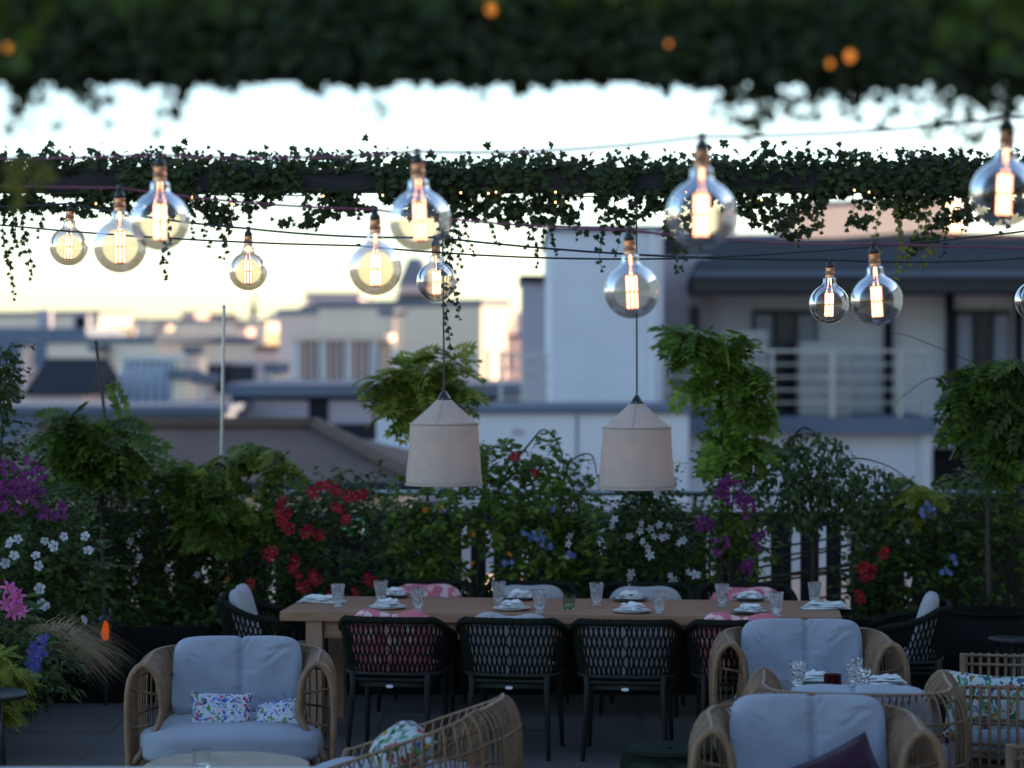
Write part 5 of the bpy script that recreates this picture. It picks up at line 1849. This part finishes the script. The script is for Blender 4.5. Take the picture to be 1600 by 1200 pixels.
planter('black trough planter at the far left corner of the terrace', -3.05, -1.95, 15.60, 16.75, .5)
for i, (a, c, lab) in enumerate(((-1.94, -.72, 'below the red flowers'), (-.71, .52, 'below the climbing plant in the middle'), (.53, 1.76, 'below the white star flowers'), (1.77, 2.95, 'below the weeping shrub'))):
    planter('black trough planter %s behind the table' % lab, a, c, 16.0, 16.75, .5)
planter('black trough planter along the left edge of the terrace', -4.0, -3.07, 12.6, 16.75, .48)


# ------------------------------------------------------------------ plants
def ell_points(rng, cx, cy, rx, ry, Y, n, depth=1.0, shell=.55):
    c = P(cx, cy, Y)
    RX, RZ = W(rx, Y), W(ry, Y)
    RY = min(.42, (RX + RZ) / 2 * depth)
    out = []
    for _ in range(n):
        d = rv(rng); d.normalize()
        r = (rng.random() ** shell) * (1 + .28 * mnoise.noise(d * 2.1 + Vector((cx * .01, cy * .01, 0))))
        out.append((c + Vector((d.x * RX * r, d.y * RY * r, d.z * RZ * r)), d))
    return c, out


def plant(name, label, cat, base, Y, ells, kind, size, mt, leaf_n=900, stems=(), flowers=(), droop=.35, twig=.12, n_single=36, seed=0, clump=True, z0=.46, group=None, second=None):
    rng = random.Random(seed)
    bp = P(base, 900, Y)
    t = thing(name, label, cat, (bp.x, Y, z0), 0, group)
    st = MB()
    L, L2 = Leaves(), Leaves()
    root = Vector((bp.x, Y, z0))
    for s in stems:                             # main stems given by picture points
        pts = smooth_path([P(a, c, Y + dy) for a, c, dy in s[1]], 5)
        k = len(pts)
        st.tube(pts, [s[0] * (1 - .55 * i / k) for i in range(k)], 7)
    tot = sum(a * c for _, _, a, c in ells)
    for cx, cy, rx, ry in ells:
        n_tw = max(6, int(leaf_n * rx * ry / tot / 7))
        c, pts = ell_points(rng, cx, cy, rx, ry, Y, n_tw)
        if not stems:
            a = c + Vector((0, .05, 0))
            q = smooth_path([root + Vector((rng.uniform(-.05, .05), 0, 0)), root.lerp(a, .5) + rv(rng, .04), a], 4)
            st.tube(q, [.011 * (1 - .5 * i / len(q)) for i in range(len(q))], 6)
        for p, d in pts:
            out = Vector((d.x, d.y, d.z * .6 + .15)) + rv(rng, .45) - Vector((0, 0, droop * .6))
            out.normalize()
            ln = twig * rng.uniform(.6, 1.4)
            tip = p + out * ln - Vector((0, 0, droop * ln * .5))
            if rng.random() < .45:
                st.tube([c.lerp(p, .45), p, tip], [.0032, .0022, .001], 3, caps=False)
            for i in range(7):
                u = (i + rng.random()) / 7
                q = p.lerp(tip, u) + rv(rng, .012)
                sd = out.cross(Vector((0, 0, 1)))
                if sd.length < .05: sd = Vector((1, 0, 0))
                sd.normalize()
                ld = out * .5 + sd * (1 if i % 2 else -1) * rng.uniform(.4, 1.1) + rv(rng, .25) - Vector((0, 0, droop * rng.uniform(.3, 1.3)))
                nn = Vector((0, -.45, 1)) + rv(rng, .38)
                (L2 if second and rng.random() < second[1] else L).add(q, ld, nn, size * (rng.uniform(.55, 1.15) if kind == 'ovate' else rng.uniform(.5, 1.45)))
    if st.v: tag(st.build('stems', M['stem'] if not stems else M['bark'], t, world=True, smooth=True), kind='stuff')
    put_leaves(t, kind, L.p, L.d, L.n, L.s, M[mt], n_single)
    if second: put_leaves(t, kind, L2.p, L2.d, L2.n, L2.s, M[second[0]], 12, 'lit_or_second_foliage')
    for fk, fs, spots in flowers:
        for s in spots:
            if len(s) == 2:
                put_flower(t, fk, P(s[0], s[1], Y - rng.uniform(.28, .46)), fs * rng.uniform(.85, 1.15), rng)
            else:                               # a cluster: centre, spread, how many
                cx, cy, rx, ry, n = s
                for _ in range(n):
                    a, r = rng.uniform(0, 6.283), math.sqrt(rng.random())
                    put_flower(t, fk, P(cx + rx * r * math.cos(a), cy + ry * r * math.sin(a), Y - rng.uniform(.25, .48)), fs * rng.uniform(.75, 1.15), rng)
    return t


# left side
plant('climber', 'tall leafy climber rising along the left edge of the view', 'climbing plant', 0, 14.9, [(-5, 600, 28, 75), (-10, 690, 45, 70), (8, 560, 14, 40), (0, 770, 40, 60)], 'ovate', .052, 'deep', 1500, twig=.10, seed=11)
plant('bougainvillea', 'purple flowering bougainvillea at the far left', 'flowering shrub', 50, 14.7, [(30, 790, 70, 60), (95, 815, 60, 50), (20, 850, 50, 50)], 'ovate', .05, 'deep', 1500,
      flowers=[('purple', .05, [(32, 748, 38, 34, 40), (20, 782, 30, 26, 16), (76, 802, 14, 10, 8), (98, 800, 14, 10, 6), (58, 772, 14, 14, 9)])], seed=12)
plant('dipladenia', 'white trumpet flowered plant below the purple bougainvillea', 'flowering plant', 60, 14.4, [(40, 880, 70, 55), (110, 885, 60, 60), (60, 940, 70, 50)], 'ovate', .06, 'deep', 1700,
      flowers=[('white_trumpet', .055, [(15, 848), (22, 868), (56, 868), (60, 884), (70, 845), (84, 853), (133, 838), (138, 860), (62, 920), (72, 948), (66, 944), (48, 948), (132, 968), (100, 838), (28, 842), (8, 880)])], seed=13)
plant('lily', 'pink lily like flower cluster low at the left edge', 'flowering plant', 10, 13.7, [(0, 975, 40, 40), (25, 1000, 40, 35)], 'narrow', .11, 'deep', 500,
      flowers=[('pink', .088, [(14, 920), (28, 932), (10, 942), (30, 946), (20, 955), (22, 930), (36, 958)])], seed=14)
plant('lavender', 'violet flowering bushy plant below the pink flowers', 'flowering plant', 40, 13.5, [(45, 1035, 50, 45), (20, 1060, 45, 40), (85, 1040, 30, 40)], 'narrow', .07, 'silver', 1000,
      flowers=[('violet', .045, [(52, 1035, 9, 30, 34), (34, 1068, 9, 16, 18), (66, 1010, 8, 20, 14)])], seed=15)
plant('fern', 'yellow green feathery fern at the lower left edge', 'fern', 0, 12.9, [(-5, 1055, 22, 32), (-10, 1090, 24, 22)], 'feather', .12, 'yellowish', 260, twig=.06, seed=16, n_single=20, z0=.40)

# ornamental grass: blades nobody could count
rng = random.Random(31)
t = thing('ornamental_grass', 'clump of dry straw coloured grass arching over the planter at the left', 'grass', P(70, 1030, 13.75))
m = MB()
root = P(80, 1015, 13.75)
for i in range(700):
    a = rng.uniform(-.5, 1.0)
    ln = rng.uniform(.22, .46)
    d = Vector((math.sin(a), rng.uniform(-.5, .2), math.cos(a) * .75)).normalized()
    p = root + Vector((rng.uniform(-.07, .07), rng.uniform(-.06, .06), rng.uniform(-.05, .05)))
    pts = []
    for k in range(6):
        u = k / 5
        pts.append(p + d * ln * u + Vector((.10 * u * u * (1 if a > -.1 else -.6), 0, -.30 * u ** 2.3)))
    w = .0034
    vs = []
    for k, q in enumerate(pts):
        ww = w * (1 - k / 5.5)
        vs += [q + Vector((-ww, 0, 0)), q + Vector((ww, -.001, 0))]
    m.add(vs, [(2 * k, 2 * k + 1, 2 * k + 3, 2 * k + 2) for k in range(5)])
tag(m.build('blades', M['straw'], t, world=True), kind='stuff')

# along the back fence, left to right
plant('wisteria', 'broad round wisteria with fresh green drooping leaves at the left', 'shrub', 160, 15.9, [(150, 675, 50, 18), (95, 685, 24, 20), (196, 690, 18, 14), (150, 712, 44, 22), (122, 655, 22, 8)], 'compound', .18, 'mid', 330,
      stems=[(.018, [(165, 960, 0), (160, 850, 0), (158, 740, 0), (150, 680, 0)]), (.009, [(158, 740, 0), (110, 700, 0), (90, 690, 0)]), (.009, [(158, 740, 0), (190, 705, 0), (210, 690, 0)])], droop=.5, twig=.10, seed=21, second=('deep', .4))
plant('evergreen_bush', 'dense dark bush under the round wisteria', 'shrub', 170, 16.25, [(130, 800, 80, 60), (215, 800, 70, 60), (170, 880, 110, 70), (100, 900, 70, 60), (240, 900, 60, 70)], 'ovate', .05, 'deep', 5200, seed=22, second=('mid', .15))
plant('arch_vine', 'loose light green vine trained over a thin wire arch', 'climbing plant', 370, 16.1, [(290, 748, 40, 30), (350, 722, 30, 12), (410, 706, 36, 10), (432, 730, 18, 20), (330, 800, 40, 46), (400, 800, 20, 46)], 'compound', .105, 'mid', 900,
      stems=[(.010, [(357, 960, 0), (356, 800, 0), (355, 740, 0), (345, 725, 0), (328, 728, 0), (318, 745, 0)]), (.008, [(357, 900, .02), (358, 790, .02), (362, 735, .02), (395, 715, .02), (432, 722, .02), (455, 745, .02)])], droop=.5, twig=.09, seed=23, second=('yellowish', .22))
plant('jasmine', 'dark small leaved jasmine hanging beneath the wire arch', 'climbing plant', 310, 16.35, [(300, 840, 70, 60), (280, 920, 70, 60), (370, 880, 50, 70), (345, 940, 70, 40)], 'ovate', .044, 'deep', 3800,
      flowers=[('white', .05, [(222, 830), (218, 870), (210, 905), (214, 975), (216, 1002), (262, 890), (308, 898), (340, 870), (136, 918), (204, 845)]), ('orange', .04, [(355, 905), (345, 915)])], seed=24)
plant('dipladenia', 'red trumpet flowered climber left of the exit sign', 'flowering plant', 495, 15.95, [(495, 795, 62, 48), (545, 780, 36, 36), (460, 850, 42, 50), (500, 890, 70, 50), (440, 790, 22, 32), (590, 870, 34, 50)], 'ovate', .06, 'deep', 1700,
      flowers=[('red', .074, [(487, 770), (500, 760), (525, 766), (545, 775), (556, 776), (531, 795), (524, 792), (440, 816), (447, 803), (478, 832), (484, 826), (499, 836), (420, 868), (425, 862), (456, 886), (466, 898), (488, 898), (480, 916), (494, 906), (470, 918), (440, 782), (512, 758), (576, 905), (585, 910), (391, 914), (462, 876), (540, 812), (436, 798), (452, 826), (566, 772), (520, 930), (556, 925)])], seed=25)
plant('acacia', 'yellow green feathery shrub standing behind the left pendant lamp', 'shrub', 665, 16.5, [(655, 584, 44, 10), (612, 592, 16, 10), (640, 615, 24, 16), (706, 606, 16, 12), (708, 572, 16, 6), (680, 636, 22, 12)], 'compound', .145, 'yellowish', 300,
      stems=[(.014, [(672, 960, 0), (668, 800, 0), (670, 680, 0), (662, 600, 0)]), (.007, [(670, 690, 0), (630, 630, 0), (605, 595, 0)]), (.007, [(670, 690, 0), (705, 630, 0), (720, 600, 0)])], droop=.25, twig=.10, seed=26, second=('mid', .35))
plant('jasmine', 'broad mid green climber filling the fence between the two pendant lamps', 'climbing plant', 790, 16.0, [(770, 740, 44, 40), (780, 705, 26, 22), (640, 780, 40, 30), (846, 712, 48, 26), (700, 800, 70, 40), (790, 800, 70, 55), (870, 780, 52, 60), (660, 850, 48, 60), (850, 870, 66, 70), (690, 890, 30, 44), (790, 900, 22, 40), (910, 850, 44, 80)], 'ovate', .066, 'mid', 4600,
      stems=[(.009, [(745, 960, 0), (750, 850, 0), (780, 760, 0), (830, 690, 0), (852, 672, 0), (875, 700, 0), (884, 760, 0)]), (.008, [(905, 960, 0), (905, 800, 0), (885, 735, 0), (905, 712, 0), (925, 712, 0), (932, 740, 0)]), (.008, [(680, 960, 0), (690, 850, 0), (700, 800, 0)])],
      flowers=[('blue', .036, [(838, 838, 14, 10, 11), (824, 834, 8, 6, 5), (852, 852, 10, 7, 7), (888, 866, 11, 5, 6), (793, 879, 8, 5, 5), (865, 795, 4, 4, 2)]), ('orange', .04, [(690, 792), (664, 797), (796, 866), (740, 836), (738, 880)]), ('red', .06, [(805, 714), (836, 738)]), ('white', .05, [(888, 850), (890, 838), (886, 870)])], seed=27, second=('fresh', .12), n_single=60)
plant('star_jasmine', 'dark climber covered in white star flowers below the right pendant lamp', 'flowering plant', 1010, 15.95, [(1000, 800, 52, 50), (1040, 840, 46, 60), (980, 880, 50, 50), (1050, 900, 40, 40), (1010, 760, 40, 24)], 'ovate', .05, 'deep', 3000,
      flowers=[('white', .058, [(984, 838), (1000, 830), (1004, 846), (1016, 826), (1022, 838), (1012, 856), (1016, 868), (1030, 820), (1046, 822), (1042, 838), (1062, 848), (984, 904), (990, 914), (986, 896), (1048, 900), (1052, 906), (1076, 894), (1086, 898), (956, 822), (960, 812), (1026, 772), (1092, 898), (1002, 818), (1068, 844), (984, 918), (1034, 840)])], seed=28)
plant('bougainvillea', 'bougainvillea with purple bracts right of the white star flowers', 'flowering shrub', 1140, 16.0, [(1140, 800, 52, 56), (1110, 850, 40, 50), (1170, 850, 40, 50), (1150, 745, 34, 26), (1115, 722, 38, 22)], 'ovate', .05, 'mid', 1500,
      flowers=[('purple', .05, [(1142, 768, 24, 20, 22), (1164, 792, 14, 16, 13), (1104, 820, 18, 12, 12), (1134, 752, 8, 9, 6), (1186, 840, 10, 18, 9), (1168, 884, 12, 11, 9), (1126, 850, 14, 16, 6)])], seed=29, second=('fresh', .25))
plant('wisteria', 'slim standard wisteria with a bare stem in front of the white wall', 'tree', 1128, 16.0, [(1146, 545, 34, 20), (1098, 532, 24, 10), (1128, 588, 40, 24), (1172, 588, 16, 26), (1122, 632, 30, 20), (1156, 645, 18, 16), (1112, 680, 18, 14), (1158, 690, 14, 12), (1072, 522, 14, 6)], 'compound', .17, 'fresh', 190,
      stems=[(.016, [(1128, 960, 0), (1127, 850, 0), (1129, 740, 0), (1126, 640, 0), (1134, 560, 0)]), (.006, [(1128, 660, 0), (1150, 680, 0), (1172, 700, 0)]), (.006, [(1130, 570, 0), (1090, 535, 0), (1050, 515, 0)])], droop=.5, twig=.07, seed=30, second=('mid', .4), n_single=60)
plant('weeping_shrub', 'rounded weeping shrub with small drooping leaves right of the slim wisteria', 'shrub', 1270, 16.15, [(1262, 700, 60, 34), (1220, 745, 58, 46), (1310, 735, 64, 34), (1380, 752, 42, 22), (1340, 790, 62, 40), (1240, 790, 46, 24), (1290, 765, 60, 36), (1405, 800, 26, 40)], 'ovate', .05, 'silver', 3000,
      stems=[(.013, [(1268, 960, 0), (1270, 850, 0), (1262, 740, 0), (1240, 690, 0), (1258, 668, 0), (1282, 690, 0)]), (.007, [(1265, 780, 0), (1320, 720, 0), (1380, 725, 0), (1424, 752, 0)]), (.006, [(1222, 960, 0), (1222, 850, 0), (1222, 760, 0)])], droop=1.1, twig=.12, seed=32, n_single=60)
plant('plumbago', 'mixed dark bush with blue and red flowers behind the right end of the table', 'flowering shrub', 1400, 16.2, [(1370, 870, 50, 60), (1430, 850, 60, 60), (1490, 830, 50, 60), (1420, 920, 80, 40), (1345, 930, 40, 40), (1510, 900, 50, 60), (1450, 785, 24, 20)], 'ovate', .052, 'deep', 3300,
      flowers=[('blue', .04, [(1450, 798, 14, 12, 14), (1478, 894, 8, 6, 7), (1490, 876, 7, 8, 6)]), ('red', .06, [(1354, 893, 12, 12, 8), (1335, 935, 10, 10, 3), (1380, 860, 8, 8, 2)]), ('white', .045, [(1418, 846), (1326, 846)])], seed=33, second=('mid', .2))
plant('fennel', 'tuft of yellow green foliage beside the right tree', 'plant', 1450, 16.1, [(1440, 765, 20, 20), (1420, 790, 20, 18)], 'compound', .10, 'yellowish', 130, twig=.06, seed=34)
plant('wisteria', 'dense standard wisteria tree with curling tendrils at the right edge', 'tree', 1545, 15.7, [(1552, 600, 40, 32), (1575, 560, 34, 18), (1520, 635, 20, 24), (1560, 660, 36, 28), (1592, 620, 40, 46), (1538, 572, 22, 12), (1545, 712, 20, 18), (1518, 596, 14, 14)], 'compound', .15, 'mid', 640,
      stems=[(.019, [(1545, 935, 0), (1543, 830, 0), (1547, 740, 0), (1552, 620, 0)]), (.004, [(1550, 600, 0), (1535, 540, 0), (1540, 500, 0), (1555, 475, 0)]), (.0035, [(1520, 600, 0), (1460, 590, 0), (1420, 612, 0), (1400, 630, 0)]), (.0035, [(1530, 570, 0), (1470, 545, 0), (1420, 525, 0), (1390, 520, 0)]), (.004, [(1550, 640, 0), (1515, 690, 0), (1520, 760, 0)])],
      droop=.7, twig=.09, seed=35, second=('deep', .5), n_single=60, z0=.52)
plant('climber', 'grey green climber behind the right tree along the fence', 'climbing plant', 1560, 16.4, [(1560, 790, 60, 50), (1600, 740, 40, 50), (1590, 860, 60, 70), (1500, 770, 30, 40)], 'ovate', .05, 'mid', 1500, seed=36)
plant('evergreen_bush', 'low dark bush in the shade behind the left head of the table', 'shrub', 400, 16.0, [(390, 930, 60, 40), (330, 960, 70, 40), (250, 970, 60, 40), (440, 930, 40, 40), (600, 930, 60, 26), (200, 960, 40, 40)], 'ovate', .055, 'deep', 1700, seed=37)
plant('evergreen_bush', 'low dark foliage along the fence foot right of the white star flowers', 'shrub', 1180, 16.3, [(1090, 920, 34, 30), (950, 900, 40, 50), (1380, 920, 30, 24)], 'ovate', .05, 'deep', 900, seed=38)

plant('hedge', 'dark mixed hedge running along the whole fence behind the flowering plants', 'hedge', 800, 16.6, [(-120 + 85 * i, 825 + 26 * ((i * 7) % 4 - 1.5), 70, 66) for i in range(25) if i not in (10, 15, 16, 17)], 'ovate', .052, 'deep', 10500, seed=40, second=('mid', .4), n_single=40)

# the pot of the right tree
q = P(1545, 960, 15.7)
t = thing('plant_pot', 'very large rounded black pot under the tree at the right', 'plant pot', (q.x, 15.7, 0))
pr = smooth_path([(.20, 0, .0), (.27, 0, .10), (.33, 0, .32), (.30, 0, .50), (.24, 0, .57)], 5)
m = MB(); m.lathe([(.0005, .001)] + [(p.x, p.z) for p in pr] + [(.26, .59), (.215, .59), (.205, .52), (.0005, .52)], 36); m.build('body', M['planter'], t, smooth=True)
m = MB(); m.tube([(.25 * math.cos(a * .157), .25 * math.sin(a * .157), .588) for a in range(40)], .014, 6, closed=True); m.build('rim', M['planter'], t, smooth=True)
